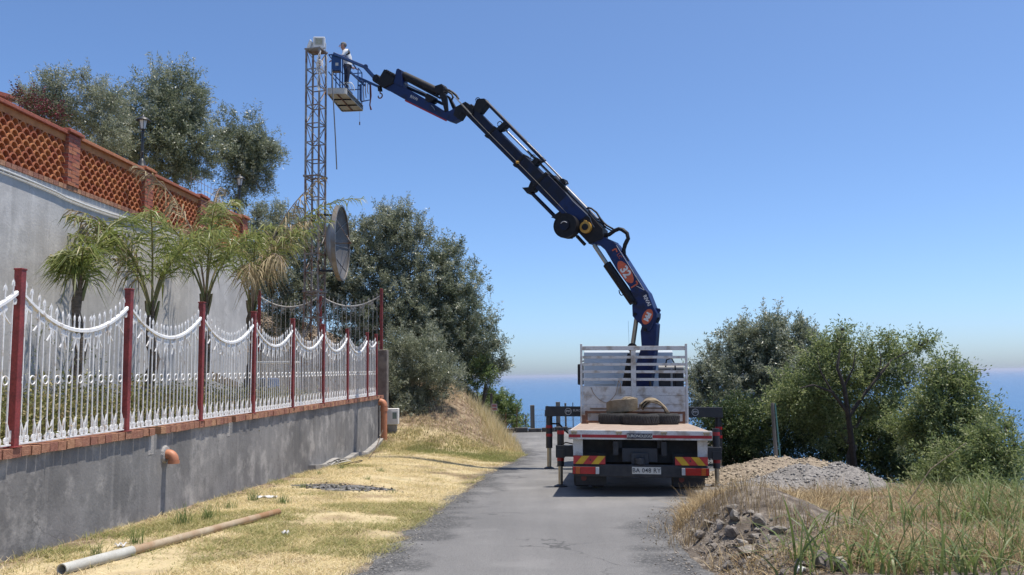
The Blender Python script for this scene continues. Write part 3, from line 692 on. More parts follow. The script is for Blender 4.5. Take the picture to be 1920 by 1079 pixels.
# dish antenna
M_dish = mat('dish_metal', (.24, .23, .22), .45, metal=.5, col2=(.17, .145, .12), scale=2.5, lo=.35, hi=.6)
M_dishin = mat('dish_inside', (.13, .125, .12), .6, col2=(.08, .075, .07), scale=3)
dc = atY(641, 456, TY - .05); dn = Vector((math.sin(math.radians(90)), -math.cos(math.radians(90)), .04)).normalized()
ds = thing('dish_antenna', dc, 'large grey metal dish antenna seen edge on beside the lattice tower', 'antenna')
DM = frame(dc, dn.cross(Vector((0, 0, 1))).normalized() * -1, (0, 0, 1)); 
DM = frame(dc, Vector((0, 0, 1)).cross(dn), (0, 0, 1)); Rd = 1.10
prof = [(r, .34 * (r / Rd) ** 2 - .34) for r in np.linspace(0.02, Rd, 10)]
MB().lathe(prof, 40, DM).build('reflector', M_dishin, ds, True)
MB().lathe([(Rd, 0), (Rd + .02, .02), (Rd + .02, -.10), (Rd * .8, -.21), (Rd * .45, -.37), (.2, -.42), (.02, -.42)], 40, DM).build('back_shell', M_dish, ds, True)
MB().lathe([(Rd - .03, .0), (Rd + .025, 0), (Rd + .025, .03), (Rd - .03, .03)], 40, DM, True).build('rim', M_dish, ds, True)
MB().tube([DM @ Vector((0, 0, -.3)), DM @ Vector((0, .0, .28))], .03, 8).build('feed', M_galv, ds)
for k in range(3):
    a = k * 2.094 + .4; MB().tube([DM @ Vector((Rd * .9 * math.cos(a), Rd * .9 * math.sin(a), -.03)), DM @ Vector((0, 0, .26))], .01, 5).build('strut', M_galv, ds)
for k in range(8):
    a = k * math.pi / 4; MB().tube([DM @ Vector((r * math.cos(a), r * math.sin(a), .34 * (r / Rd) ** 2 - .33)) for r in np.linspace(.1, Rd, 6)], .014, 4).build('rib', M_dish, ds)
for zz in (3.95, 2.75):
    e = DM @ Vector((0, (.85 if zz > 3 else -.85) * .98, -.22)); MB().bar((tcorn(3, e.z).x - .1, TY - .05, e.z + .03), e, .06, .06).build('arm', M_black, ds)
# floodlights
M_fl = mat('floodlight_shell', (.72, .72, .70), .4, col2=(.66, .66, .64)); M_lens = mat('floodlight_lens', (.35, .33, .22), .15, col2=(.45, .43, .33), scale=14)
def flood(c, rot, label, sc=1.0):
    t = thing('floodlight', c, label, 'floodlight', 'floodlights on the tower top')
    Mx = Matrix.Translation(Vector(c)) @ Matrix.Rotation(rot, 4, 'Z') @ Matrix.Diagonal((sc, .55 if sc < 1 else 1, sc, 1)) @ (Matrix.Rotation(-.5, 4, 'X') if sc < 1 else Matrix())
    MB().box((0, .02, .23), (.36, .14, .36), Mx).build('housing', M_fl, t, bevel=.03)
    MB().box((0, -.057, .25), (.26, .02, .24), Mx).build('reflector_frame', mat('flood_frame', (.5, .5, .48), .4), t, bevel=.006)
    MB().box((0, -.071, .25), (.19, .014, .18), Mx).build('lens', M_lens, t)
    mb = MB(); mb.box((0, .02, .02), (.30, .05, .03), Mx); mb.box((-.195, .02, .12), (.02, .04, .22), Mx); mb.box((.195, .02, .12), (.02, .04, .22), Mx); mb.build('bracket', M_fl, t)
flood((ttop.x + .09, TY - .02, ttop.z + .02), math.radians(4), 'white square floodlight facing the road on the tower top')
flood((ttop.x - .25, TY + .0, ttop.z + .02), math.radians(-92), 'white floodlight seen side on at the corner of the tower top', .8)
# ------------------------------------------------------------------ palms
M_palm = leafmat('palm_leaf', [(.10, .14, .035), (.17, .215, .055), (.27, .30, .09), (.42, .37, .18)], .42, .4)
M_palmdry = leafmat('dry_palm_leaf', [(.22, .16, .08), (.34, .27, .15), (.42, .35, .22)], .2, .7)
M_ptrunk = mat('palm_trunk', (.17, .135, .10), .9, col2=(.09, .07, .05), scale=10, bump=.8, bscale=18, stretch=(1, 1, 3))
M_rach = mat('palm_rachis', (.16, .19, .06), .6, col2=(.20, .16, .07), scale=5)
def frond(t, base, az, el, ln, dry=False, droop=.86, ll=.60):
    n = 16; p = Vector(base); pts = [p.copy()]; e = el; ln = ln * random.uniform(1.02, 1.25)
    for i in range(n):
        st = ln / n; dv = Vector((math.cos(az) * math.cos(e), math.sin(az) * math.cos(e), math.sin(e))); p = p + dv * st; pts.append(p.copy()); e -= droop * (.035 + .165 * (i / n))
    MB().tube(pts, [.022 * (1 - .85 * i / n) + .002 for i in range(n + 1)], 5).build('frond_stem', M_rach if not dry else M_rustwire, t, True)
    A = np.array([list(q) for q in pts]); nl = 62
    tt = np.linspace(.30, 1, nl); tt = np.repeat(tt, 2); sg = np.tile([-1., 1.], nl)
    idx = np.clip((tt * n).astype(int), 0, n - 1); fr = tt * n - idx
    P0 = A[idx] * (1 - fr)[:, None] + A[np.minimum(idx + 1, n)] * fr[:, None]
    tg = unit(A[np.minimum(idx + 1, n)] - A[idx]); side = unit(np.cross(tg, [0, 0, 1.0])) * sg[:, None]
    m_ = len(tt); jit = rng.normal(size=(m_, 3)) * .30
    dirn = unit(tg * .55 + side * (.75 if not dry else .35) + np.array([0, 0, -.05 if not dry else -.5]) + jit)
    L_ = ll * (np.sin(np.clip(tt * 1.05, 0, 1) * math.pi) * .65 + .4) * (.8 + .4 * rng.random(m_))
    w = unit(np.cross(dirn, rng.normal(size=(m_, 3)))) * .0095
    mid = P0 + dirn * (L_ * .5)[:, None]; mid[:, 2] -= L_ * .06
    dr = .52 if not dry else .5
    tip = P0 + dirn * (L_ * .88)[:, None]; tip[:, 2] -= L_ * dr * (.6 + .8 * rng.random(m_))
    V = np.stack([P0 - w * .6, P0 + w * .6, mid + w * 1.2, mid - w * 1.2, tip], 1).reshape(-1, 3)
    b = (np.arange(m_) * 5)[:, None]
    Fq = np.concatenate([b + np.array([0, 1, 2]), b + np.array([0, 2, 3]), b + np.array([3, 2, 4])])
    v = np.repeat(np.clip(rng.normal(.45, .22, m_) + (tt - .5) * .3, 0, 1), 5)
    npmesh('frond', V, Fq, M_palmdry if dry else M_palm, v, t)
def palm(px, py, a, fr, label, tr=.085):
    r = ray(px, py); Y = a / (K - r.x); c = r * Y
    t = thing('palm_tree', (c.x, c.y, -.85), label, 'palm', 'palms in front of the retaining wall')
    h = c.z + .95; n = 14
    pts = [(c.x + .04 * math.sin(k * .9), c.y + .03 * math.cos(k * .7), -.95 + h * k / n) for k in range(n + 1)]
    MB().tube(pts, [tr * (1.35 - .5 * k / n) * (1.12 if k % 2 else .92) for k in range(n + 1)], 10).build('trunk', M_ptrunk, t, True)
    for k in range(6):
        a_ = k * 1.05; MB().tube([(c.x + .03 * math.cos(a_), c.y + .03 * math.sin(a_), c.z - .15), (c.x + .09 * math.cos(a_), c.y + .09 * math.sin(a_), c.z + .1), (c.x + .12 * math.cos(a_), c.y + .12 * math.sin(a_), c.z + .25)], [.035, .028, .014], 5).build('leaf_base', M_ptrunk if k % 2 else M_rach, t, True)
    for f in fr: frond(t, (c.x, c.y, c.z), *f)
    return t
D = math.radians
palm(150, 545, 7.35, [(D(-60), D(80), .75), (D(200), D(84), .6), (D(80), D(72), 1.9), (D(75), D(80), 1.2), (D(130), D(84), .55), (D(250), D(85), .5)], 'slender palm with a sparse crown beside the dark wall lamp', .075)
palm(285, 592, 7.0, [(D(a), D(e), l) for a, e, l in ((-70, 78, 1.9), (-15, 76, 2.0), (75, 76, 2.0), (190, 74, 2.0), (240, 74, 2.1), (30, 85, 1.9))] + [(D(235), D(76), 2.3, True, .8)], 'leafy green palm with full arching crown next to the slender palm')
palm(386, 575, 6.95, [(D(a), D(e), l) for a, e, l in ((-65, 77, 2.2), (-10, 74, 2.2), (60, 78, 2.2), (190, 75, 2.0), (245, 74, 2.2), (310, 84, 2.3))] + [(D(100), D(86), 2.8, True, .7), (D(200), D(85), 2.7, True, .6)], 'broad palm with dried upper fronds below the lamp post')
palm(472, 585, 6.8, [(D(a), D(e), *l) for a, e, *l in ((-70, 76, 2.0), (-30, 74, 2.1), (12, 76, 3.1, False, .8), (28, 81, 2.9), (70, 74, 2.2), (210, 76, 2.0), (260, 72, 2.1))] + [(D(-55), D(66), 2.4, True, 1.25), (D(-75), D(60), 2.0, True, 1.3), (D(15), D(80), 3.0, True, .45), (D(-20), D(84), 2.6, True, .9)], 'palm with hanging dead fronds between the fence and the end of the tall wall')
# ------------------------------------------------------------------ things in the yard
M_plank = mat('weathered_wood', (.30, .24, .17), .9, col2=(.17, .12, .08), scale=5, bump=.4, stretch=(1, 6, 6))
t = thing('leaning_plank', (-6.6, 18.2, -.85), 'old wooden plank lying against the retaining wall behind the palms', 'plank')
a_ = atY(395, 704, 19.0); b_ = atY(445, 724, 20.0); MB().bar((a_.x, a_.y, a_.z), (b_.x, b_.y, b_.z), .06, .16).build('board', M_plank, t); MB().bar((b_.x, b_.y, b_.z), (b_.x + .05, b_.y, -.86), .06, .08).build('prop', M_plank, t)
c = atY(523, 680, 23.2); t = thing('garden_table', (c.x, c.y, -.8), 'white garden table standing in the yard behind the white fence', 'table')
MB().box((c.x, c.y, c.z), (1.0, .8, .05)).build('table_top', M_whitepl, t, bevel=.01)
for sx in (-1, 1):
    for sy in (-1, 1): MB().bar((c.x + sx * .43, c.y + sy * .33, -.86), (c.x + sx * .43, c.y + sy * .33, c.z - .025), .05, .05).build('leg', M_whitepl, t)
M_blue = mat('blue_plastic', (.05, .09, .20), .5)
c = atY(505, 712, 24.0); t = thing('plastic_drum', (c.x, c.y, -.82), 'dark blue plastic drum behind the white garden table', 'drum')
MB().lathe([(0, 0), (.27, 0), (.29, .05), (.29, .3), (.305, .32), (.29, .34), (.29, .58), (.305, .6), (.29, .62), (.28, .85), (.2, .88), (0, .88)], 20, Matrix.Translation((c.x, c.y, -.83))).build('drum_body', M_blue, t, True)
M_board = mat('tan_board', (.48, .40, .34), .85, col2=(.36, .29, .24), scale=4, fine=.1)
for k, (px, py) in enumerate(((594, 682), (619, 682))):
    c = atY(px, py, 24.6 + .3 * k); t = thing('leaning_board', (c.x, c.y, -.82), ['broad tan board propped upright near the lattice tower base', 'narrow tan board propped upright beside the broad board'][k], 'board')
    MB().bar((c.x, c.y, c.z - .0), (c.x, c.y + .05, c.z + .35), .45 - .2 * k, .03, (0, 1, 0)).build('board', M_board, t); MB().bar((c.x, c.y, -.85), (c.x, c.y, c.z), .06, .05, (0, 1, 0)).build('prop', M_plank, t)
c = atY(640, 728, 24.5); t = thing('pallet', (c.x, c.y, -.8), 'stack of grey pallet slats on the yard floor near the rear wall', 'pallet')
for k in range(5): MB().box((c.x, c.y - .4 + .2 * k, -.62), (1.1, .11, .03)).build('slat', M_plank, t)
for k in range(3): MB().box((c.x - .48 + .48 * k, c.y, -.74), (.1, .95, .2)).build('block', M_plank, t)
for k, (px, py) in enumerate(((606, 712), (612, 728), (600, 740))):
    c = atY(px, py, 24.0); t = thing('clay_block', (c.x, c.y, -.8), ['pink hollow clay block topmost of the small stack by the boards', 'pink hollow clay block in the middle of the small stack by the boards', 'pink hollow clay block lowest of the small stack by the boards'][k], 'block')
    mb = MB(); w, h, l = .28, .2, .3
    zb_ = -.84 + .2 * (2 - k)
    cx, cy = atY(606, 720, 24).x + .01 * k, 24.0
    mb.box((cx, cy, zb_ + .015), (w, l, .025)); mb.box((cx, cy, zb_ + h - .015), (w, l, .025)); mb.box((cx, cy, zb_ + h / 2), (w, l, .02))
    for q in (-1, 0, 1): mb.box((cx + q * (w / 2 - .012), cy, zb_ + h / 2), (.022, l - .002, h - .008))
    mb.build('block_body', mat('clay_%d' % k, (.42, .20, .13), .9), t)
# ------------------------------------------------------------------ crane truck (local frame: x right, y forward, z up, origin below the tail of the deck)
M_tw = mat('truck_white_paint', (.62, .61, .58), .55, col2=(.38, .33, .27), scale=5, detail=10, lo=.33, hi=.50, fine=.10, fscale=50)
M_cab = mat('cab_paint', (.60, .66, .70), .35, col2=(.54, .60, .64), scale=2)
M_deck = mat('deck_plate', (.38, .30, .235), .85, col2=(.29, .21, .16), scale=7, detail=8, bump=.3, bscale=50, fine=.12)
M_blk = mat('chassis_black', (.014, .015, .018), .6, col2=(.03, .03, .032), scale=9)
M_outr = mat('outrigger_black', (.020, .021, .026), .5, col2=(.035, .034, .036), scale=6)
M_chrome = mat('rod_steel', (.42, .38, .30), .3, metal=.8, col2=(.34, .30, .24), scale=8)
M_blue = mat('crane_blue', (.007, .020, .090), .45, col2=(.010, .014, .040), scale=4, detail=9, fine=.15, spec=.35, lo=.34, hi=.5)
M_dkblue = mat('crane_dark_blue', (.005, .010, .034), .5, col2=(.008, .008, .014), scale=5, detail=9, spec=.3, fine=.15)
M_crblk = mat('crane_black', (.007, .007, .010), .6, col2=(.016, .014, .014), scale=10, spec=.3)
M_tyre = mat('tyre_rubber', (.022, .022, .023), .85, col2=(.045, .043, .04), scale=12, bump=.4)
M_redl = mat('tail_lamp_red', (.38, .012, .012), .25); M_oral = mat('tail_lamp_orange', (.45, .10, .015), .25); M_whl = mat('tail_lamp_white', (.55, .55, .55), .25)
M_chy = mat('chevron_yellow', (.62, .38, .02), .5); M_chr = mat('chevron_red', (.48, .035, .03), .5)
M_strip = mat('reflective_red', (.40, .02, .025), .45); M_plate = mat('plate_white', (.62, .60, .54), .5, col2=(.5, .48, .42)); M_ink = mat('plate_ink', (.02, .02, .03), .5)
M_rust = mat('rusty_steel', (.20, .095, .055), .85, col2=(.12, .06, .04), scale=8, bump=.3)
M_letter = mat('letter_white', (.75, .74, .72), .5); M_orange = mat('decal_orange', (.62, .12, .05), .45); M_yel = mat('winch_yellow', (.55, .30, .05), .5)
M_grey = mat('hitch_grey', (.035, .038, .045), .6)
G0 = float(hroad(15.2)) + .012
TM = Matrix.Translation((2.19, 15.2, G0)) @ Matrix.Rotation(-.121, 4, 'Z') @ Matrix.Rotation(-.027, 4, 'X') @ Matrix.Rotation(.016, 4, 'Y')
tk = thing('crane_truck', (0, 0, 0), 'white flatbed truck with raised dark blue crane boom parked on the road', 'truck', M=TM)
def tp(name, mats, mb, parent=tk, **k): return mb.build(name, mats, parent, local=True, **k)
DZ = 1.12
dk = tp('deck', M_deck, MB().box((0, 2.56, DZ - .02), (2.46, 5.08, .04)))
rf_ = MB(); rf_.box((0, -.01, DZ - .075), (2.5, .05, .146)); rf_.box((-1.24, 2.56, DZ - .07), (.03, 5.1, .13)); rf_.box((1.24, 2.56, DZ - .07), (.03, 5.1, .13)); rf_.box((0, 0, DZ + .004), (2.5, .07, .02))
ed = tp('deck_edge', M_tw, rf_, bevel=.005)
for a, b in ((-1.245, -1.035), (-1.015, -.225), (.225, 1.245)): tp('reflective_strip', M_strip, MB().box(((a + b) / 2, -.037, DZ - .09), (b - a, .006, .052)), ed)
tp('name_plate', mat('plate_dark', (.02, .02, .045), .5), MB().box((0, -.039, DZ - .083), (.44, .012, .09)), ed)
def ttext(body, size, x, z, y, m_, par, sp=1.0, bold=0): textobj(body, size, TM @ frame((x, y, z), (1, 0, 0), (0, 0, 1)), m_, par, space=sp, bold=bold)
ttext('EURONOLEGGI', .068, 0, DZ - .083, -.049, M_plate, ed, .92, .0012)
for x in (-1.15, -.36, .42, 1.15):
    tp('hinge', mat('hinge_rust', (.45, .36, .22), .8), MB().box((x, -.045, DZ - .02), (.11, .03, .024)).box((x - .03, -.05, DZ - .045), (.02, .03, .04)).box((x + .03, -.05, DZ - .045), (.02, .03, .04)), ed)
# bearers, chassis, bumper
for x in (-.42, .42): tp('chassis_rail', M_blk, MB().box((x, 4.2, .82), (.09, 8.4, .24)))
for k in range(7): tp('cross_bearer', M_blk, MB().box((0, .35 + .72 * k, DZ - .10), (2.36, .07, .12)))
tp('under_panel', M_blk, MB().box((0, .55, .75), (2.1, .04, .42)))
tp('hitch', M_grey, MB().box((0, .12, .70), (.62, .04, .24)).box((0, .08, .64), (.3, .06, .2)).lathe([(.03, -.06), (.09, -.05), (.09, .05), (.03, .06)], 12, Matrix.Translation((0, .02, .60))).box((-.055, .045, .66), (.05, .012, .06)).box((.055, .045, .66), (.05, .012, .06)), bevel=.006)
for sx in (-1, 1): tp('support', M_grey, MB().box((sx * .36, .2, .93), (.10, .05, .22)))
bp = tp('bumper', M_blk, MB().box((0, .03, .435), (2.33, .12, .215)), bevel=.015)
tp('plate', M_plate, MB().box((.11, -.036, .445), (.50, .008, .12)), bp)
ttext('BA 048 RY', .105, .11, .443, -.043, M_ink, bp, 1.05, .0005)
for sx in (-1, 1):
    o_ = tp('tail_lamp', M_blk, MB().box((sx * .945, -.045, .435), (.475, .05, .135)), bp, bevel=.006)
    x0 = sx * 1.175
    for a, b, m_ in ((0, .05, M_redl), (.05, .13, M_oral), (.13, .40, M_redl), (.40, .465, M_whl)):
        MB().box((x0 - sx * (a + b) / 2, -.078, .435), ((b - a) - .004, .02, .118)).build('lamp_lens', m_, o_.parent, local=True, bevel=.003)
    cb = tp('chevron_board', M_chr, MB().box((sx * .885, -.035, .615), (.56, .012, .142)))
    for q in (-.12, .16):
        cx = sx * .885 + q + (.0 if sx < 0 else -.04); h = .071; sk = .06 * -sx
        tp('chevron_stripe', M_chy, MB().prism([(cx - .065 - sk, -.0445, .615 - h), (cx + .065 - sk, -.0445, .615 - h), (cx + .065 + sk, -.0445, .615 + h), (cx - .065 + sk, -.0445, .615 + h)], (0, .006, 0)), cb)
    tp('board_bolt', M_ink, MB().tube([(sx * .885 + .02 * -sx, -.04, .615), (sx * .885 + .02 * -sx, -.052, .615)], .014, 10), cb)
    tp('mudguard', M_tw, MB().box((sx * 1.09, .12, .83), (.17, .03, .30)).box((sx * 1.17, .9, .88), (.015, 1.6, .2)), bevel=.004)
    mf = tp('mud_flap', M_blk, MB().box((sx * .87, .42, .42), (.56, .02, .58)))
    tp('flap_badge', mat('badge_%d' % sx, (.20, .05, .04), .7), MB().tube([(sx * .87 - .13, .405, .26), (sx * .87 - .13, .40, .26)], .05, 14), mf)
    ttext('COOPER', .075, sx * .87 + .1, .245, .408, M_grey, mf)
    for k, xx in enumerate((.78, 1.08)):
        MB().lathe([(.26, -.12), (.40, -.145), (.475, -.14), (.50, -.11), (.505, 0), (.50, .11), (.475, .14), (.40, .145), (.26, .12)], 32, Matrix.Translation((sx * xx, 1.5, .505)) @ Matrix.Rotation(math.pi / 2, 4, 'Y')).build('tyre', M_tyre, tk, True, local=True)
        MB().lathe([(.0, .06), (.1, .08), (.2, .02), (.27, .12), (.27, -.12), (0, -.12)], 20, Matrix.Translation((sx * xx, 1.5, .505)) @ Matrix.Rotation(math.pi / 2 * sx, 4, 'Y')).build('rim', M_grey, tk, True, local=True)
    MB().lathe([(.26, -.12), (.40, -.145), (.475, -.14), (.50, -.11), (.505, 0), (.50, .11), (.475, .14), (.40, .145), (.26, .12)], 32, Matrix.Translation((sx * 1.02, 7.6, .505)) @ Matrix.Rotation(math.pi / 2, 4, 'Y')).build('tyre', M_tyre, tk, True, local=True)
    MB().lathe([(.0, .06), (.1, .08), (.2, .02), (.27, .12), (.27, -.12), (0, -.12)], 20, Matrix.Translation((sx * 1.02, 7.6, .505)) @ Matrix.Rotation(math.pi / 2 * sx, 4, 'Y')).build('rim', M_grey, tk, True, local=True)
tp('rear_axle', M_blk, MB().tube([(-.9, 1.5, .5), (.9, 1.5, .5)], .08, 10).lathe([(0, -.2), (.2, -.15), (.22, 0), (.2, .15), (0, .2)], 14, Matrix.Translation((0, 1.5, .5))))
tp('front_axle', M_blk, MB().tube([(-.95, 7.6, .5), (.95, 7.6, .5)], .07, 10))
# headboard
HB = 5.13; hb = tp('headboard', M_tw, MB().box((-1.235, HB, DZ + .93), (.05, .10, 1.86)).box((1.235, HB, DZ + .93), (.05, .10, 1.86)).box((0, HB, DZ + 1.76), (2.43, .05, .10)).box((0, HB - .002, DZ + .8), (.115, .06, 1.80)), bevel=.005)
for z in (1.545, 1.375, 1.20, 1.02):
    for sx in (-1, 1): tp('slat', M_tw, MB().box((sx * .632, HB, DZ + z), (1.145, .035, .062)), hb, bevel=.004)
for k in range(4):
    for sx in (-1, 1): tp('board', M_tw, MB().box((sx * .632, HB, DZ + .106 + .215 * k), (1.145, .035, .21)), hb, bevel=.004)
# cab
cabm = MB(); prof = [(7.15, .75), (7.15, 2.55), (7.35, 2.86), (7.7, 2.95), (8.6, 2.92), (8.95, 2.3), (9.1, 1.7), (9.12, .55), (8.2, .55), (8.2, .95), (7.15, .95)]
prof = [(7.15, .95), (7.12, 2.88), (7.15, 2.93), (7.6, 2.95), (8.5, 2.92), (8.95, 2.25), (9.08, 1.6), (9.10, .55), (8.3, .55), (8.15, .95)]
cab = tp('cab', M_cab, cabm.prism([(-.10, y, z) for y, z in prof], (2.30, 0, 0)), bevel=.015)
for x in (-.62, .05):
    for z in (2.35, 1.55): tp('pressed_panel', M_cab, MB().box((x - .1, 7.128, z), (.55, .03, .62)), cab, bevel=.03)
tp('windscreen', mat('cab_glass', (.02, .03, .035), .1), MB().add([(-1.1, 8.55, 2.86), (.9, 8.55, 2.86), (.9, 8.96, 2.27), (-1.1, 8.96, 2.27)], [(0, 1, 2, 3)]), cab)
for sx in (-1, 1): tp('side_window', mat('side_glass', (.02, .03, .035), .1), MB().box((-.10 + sx * 1.152, 8.15, 2.3), (.01, .9, .6)), cab)
mr_ = tp('mirror', M_blk, MB().box((-1.40, 8.6, 2.35), (.17, .07, .58)), cab, bevel=.03); tp('mirror_arm', M_blk, MB().tube([(-1.22, 8.6, 2.75), (-1.4, 8.6, 2.7)], .018, 6).tube([(-1.22, 8.6, 1.95), (-1.4, 8.6, 2.05)], .018, 6), cab)
MB().tube([(-.06, 7.5, 2.9), (-.08, 7.5, 3.75)], .004, 4).build('radio_aerial', M_blk, cab, local=True)
# crane base: hydraulic tank, slewing base, outriggers
tp('crane_base', M_dkblue, MB().box((.1, 6.15, 1.0), (1.7, .75, .5)).lathe([(.0, 0), (.42, 0), (.42, .12), (.36, .14), (.36, .4), (.3, .44), (0, .44)], 24, Matrix.Translation((.22, 6.15, 1.24))), bevel=.02)
tp('oil_tank', M_blk, MB().box((.92, 5.9, 1.85), (.58, .5, 1.05)), bevel=.02)
tp('tank_top', mat('tank_grey', (.30, .29, .27), .6), MB().tube([(.62, 5.85, 2.42), (1.22, 5.85, 2.42)], .075, 14), smooth=True)
tp('tank_strap', mat('strap_grey', (.35, .36, .37), .5), MB().box((.92, 5.64, 1.88), (.05, .02, 1.1)))
tp('hose', M_crblk, MB().tube([(.78, 5.6, 2.45), (.8, 5.55, 2.62), (.92, 5.52, 2.66), (1.0, 5.55, 2.5), (1.02, 5.55, 2.1), (.95, 5.55, 1.6)], .018, 7), smooth=True)
tp('hose', M_crblk, MB().tube([(.4, 5.6, 2.1), (.42, 5.5, 1.75), (.36, 5.5, 1.4)], .03, 7), smooth=True)
tp('control_valve', M_crblk, MB().box((-.12, 5.7, 1.9), (.16, .3, .9)).box((-.2, 5.65, 1.45), (.4, .3, .3)), bevel=.02)
Lg = TM.inverted()
def outrig(y, xl, xr, zb, hb_, jr, jh, front):
    bm = tp('outrigger_beam', M_outr, MB().box(((xl + xr) / 2, y, zb), (xr - xl, .26 if front else .2, hb_)), bevel=.008)
    for sx, x in ((-1, xl + .09), (1, xr - .09)):
        w = TM @ Vector((x, y, 0)); g_ = gz(w.x, w.y) if w.x > float(roadR(w.y)) else float(hroad(w.y)) + .012; zf = (Lg @ Vector((w.x, w.y, g_))).z
        jk = tp('jack', M_outr, MB().tube([(x, y, zb - jh[0]), (x, y, zb + jh[1])], jr, 16).box((x, y, zb - .05), (jr * 2.5, .24, .16)), smooth=False)
        tp('jack_rod', M_chrome, MB().tube([(x, y, zf + .04), (x, y, zb - jh[0] + .02)], jr * .66, 14), jk, smooth=True)
        tp('foot_plate', M_outr, MB().lathe([(0, 0), (.13, 0), (.13, .02), (.06, .05), (0, .05)], 16, Matrix.Translation((x, y, zf))), jk)
        for z in ((zb - .42 * jh[0], zb - .05 - jh[0] * .92 + .30) if front else (zb + jh[1] - .1, zb - jh[0] + .14)):
            tp('red_band', M_strip, MB().tube([(x, y, z - .035), (x, y, z + .035)], jr + .004, 16), jk)
    return bm
fb = outrig(6.45, -2.20, 2.18, 1.36, .25, .082, (.92, .08), True)
rb = outrig(1.75, -1.60, 1.60, .66, .22, .068, (.30, .46), False)
for x in (-1.62, 1.52):
    textobj('PM', .09, TM @ frame((x, 6.45 - .134, 1.36), (1, 0, 0), (0, 0, 1)), M_letter, fb)
    MB().lathe([(.075, -.003), (.085, -.003), (.085, .003), (.075, .003)], 20, frame((x, 6.45 - .133, 1.36), (1, 0, 0), (0, 0, 1)), True).build('badge_ring', M_letter, fb, local=True)
textobj('EURONOLEGGI', .075, TM @ frame((-1.24, 6.45 - .133, 1.385), (1, 0, 0), (0, 0, 1)), M_letter, fb)
textobj('e servizi', .045, TM @ frame((-1.2, 6.45 - .133, 1.31), (1, 0, 0), (0, 0, 1)), M_letter, fb)
tp('hose', M_crblk, MB().tube([(-2.05, 6.4, 1.05), (-1.85, 6.3, 1.05), (-1.65, 6.2, .85), (-1.4, 6.0, .70), (-1.15, 5.8, .68)], .022, 7), fb, smooth=True)
tp('hose', M_crblk, MB().tube([(-1.5, 1.7, .78), (-1.4, 1.65, .83), (-1.25, 1.6, .8), (-1.15, 1.6, .76)], .012, 6), rb, smooth=True)
# ---- boom, laid out in the vertical plane it works in
PA = Vector((ray(1213, 640).x * 21.45, 21.45, 0)); PB = Vector((ray(712, 175).x * 25.1, 25.1, 0))
bd = (PB - PA).normalized(); CN = Vector((-bd.y, bd.x, 0)); CN = CN if CN.y < 0 else -CN
def cp(px, py, off=0.0):
    r = ray(px, py); t = CN.dot(PA) / CN.dot(r); return r * t + CN * off
def zc(ox, oy, s): return lambda x, y, off=0.0: cp(ox + x / s, oy + y / s, off)
Z2 = zc(1120, 450, 5.99); Z6 = zc(860, 180, 3.5975); Z5 = zc(680, 100, 6.743); Z7 = zc(1030, 360, 8.994)
def bp_(name, mats, Zf, poly, th, off=0, parent=tk, **k): return MB().prism([Zf(x, y, off) for x, y in poly], CN * th).build(name, mats, parent, **k)
def bt(name, mats, Zf, pts, r, off=0, parent=tk, n=12): return MB().tube([Zf(x, y, off) for x, y in pts], r, n).build(name, mats, parent, True)
def disc(name, m_, Zf, x, y, r, th, off, parent=tk):
    c = Zf(x, y, off); return MB().lathe([(0, -th / 2), (r, -th / 2), (r, th / 2), (0, th / 2)], 28, frame(c, bd, (0, 0, 1))).build(name, m_, parent, True)
col_ = bp_('crane_column', M_blue, lambda x, y, o=0: cp(x, y, o), [(1206, 650), (1204, 622), (1209, 603), (1222, 598), (1235, 608), (1232, 650), (1226, 700), (1217, 750), (1176, 750), (1186, 712)], .30, bevel=.02)
bt('lift_cylinder', M_crblk, lambda x, y, o=0: cp(x, y, o), [(1170, 745), (1184, 664)], .095, .02)
bt('lift_rod', M_chrome, lambda x, y, o=0: cp(x, y, o), [(1184, 668), (1195, 590)], .058, .02)
disc('cylinder_collar', M_crblk, lambda x, y, o=0: cp(x, y, o), 1186, 652, .11, .12, .02)
LBm = bp_('inner_boom', M_blue, Z2, [(75, 60), (100, 20), (200, 25), (240, 60), (555, 560), (590, 600), (655, 765), (692, 830), (688, 880), (640, 990), (610, 1035), (540, 1030), (515, 955), (460, 910), (420, 860), (415, 740), (445, 690), (380, 530), (240, 340), (160, 200)], .36, bevel=.012)
bp_('boom_ear', M_blue, Z2, [(650, 765), (700, 772), (713, 795), (690, 825), (655, 830)], .04)
for x, y in ((455, 717), (452, 840), (565, 1010)): disc('pivot_pin', M_crblk, Z2, x, y, .04, .40, .01, LBm)
dcy = bt('elbow_cylinder', M_crblk, Z2, [(425, 708), (128, 278)], .112, .13)
bt('elbow_rod', M_chrome, Z2, [(130, 282), (-15, 65)], .056, .13)
bt('hose', M_crblk, Z2, [(275, 575), (283, 610), (300, 632), (325, 625)], .014, .22, n=6)
fo = .186
def decal(name, m_, Zf, x, y, a, b, ang_, par, off=fo):
    c = Zf(x, y, off); X = (Zf(x + math.cos(ang_), y + math.sin(ang_), off) - c).normalized()
    return MB().lathe([(0, 0), (1, 0)], 32, frame(c, X, CN.cross(X) * 1) @ Matrix.Diagonal((a, b, 1, 1))).build(name, m_, par)
an = math.atan2(320, 215)
decal('number_oval', M_orange, Z2, 343, 370, .335, .14, math.atan2(150, 97), LBm)
decal('maker_oval', M_orange, Z2, 588, 868, .205, .125, math.atan2(-165, 75) + math.pi, LBm)
def btext(body, size, Zf, x, y, x2, y2, par, m_, off=fo + .006, **k):
    c = Zf(x, y, off); X = (Zf(x2, y2, off) - c).normalized(); return textobj(body, size, frame(c, X, CN.cross(X)), m_, par, **k)
btext('32', .29, Z2, 343, 370, 343 + 20, 370 + 31, LBm, M_letter, bold=.010, space=1.0)
btext('PM', .165, Z2, 588, 868, 588 - 12, 868 + 26, LBm, M_letter, bold=.012)
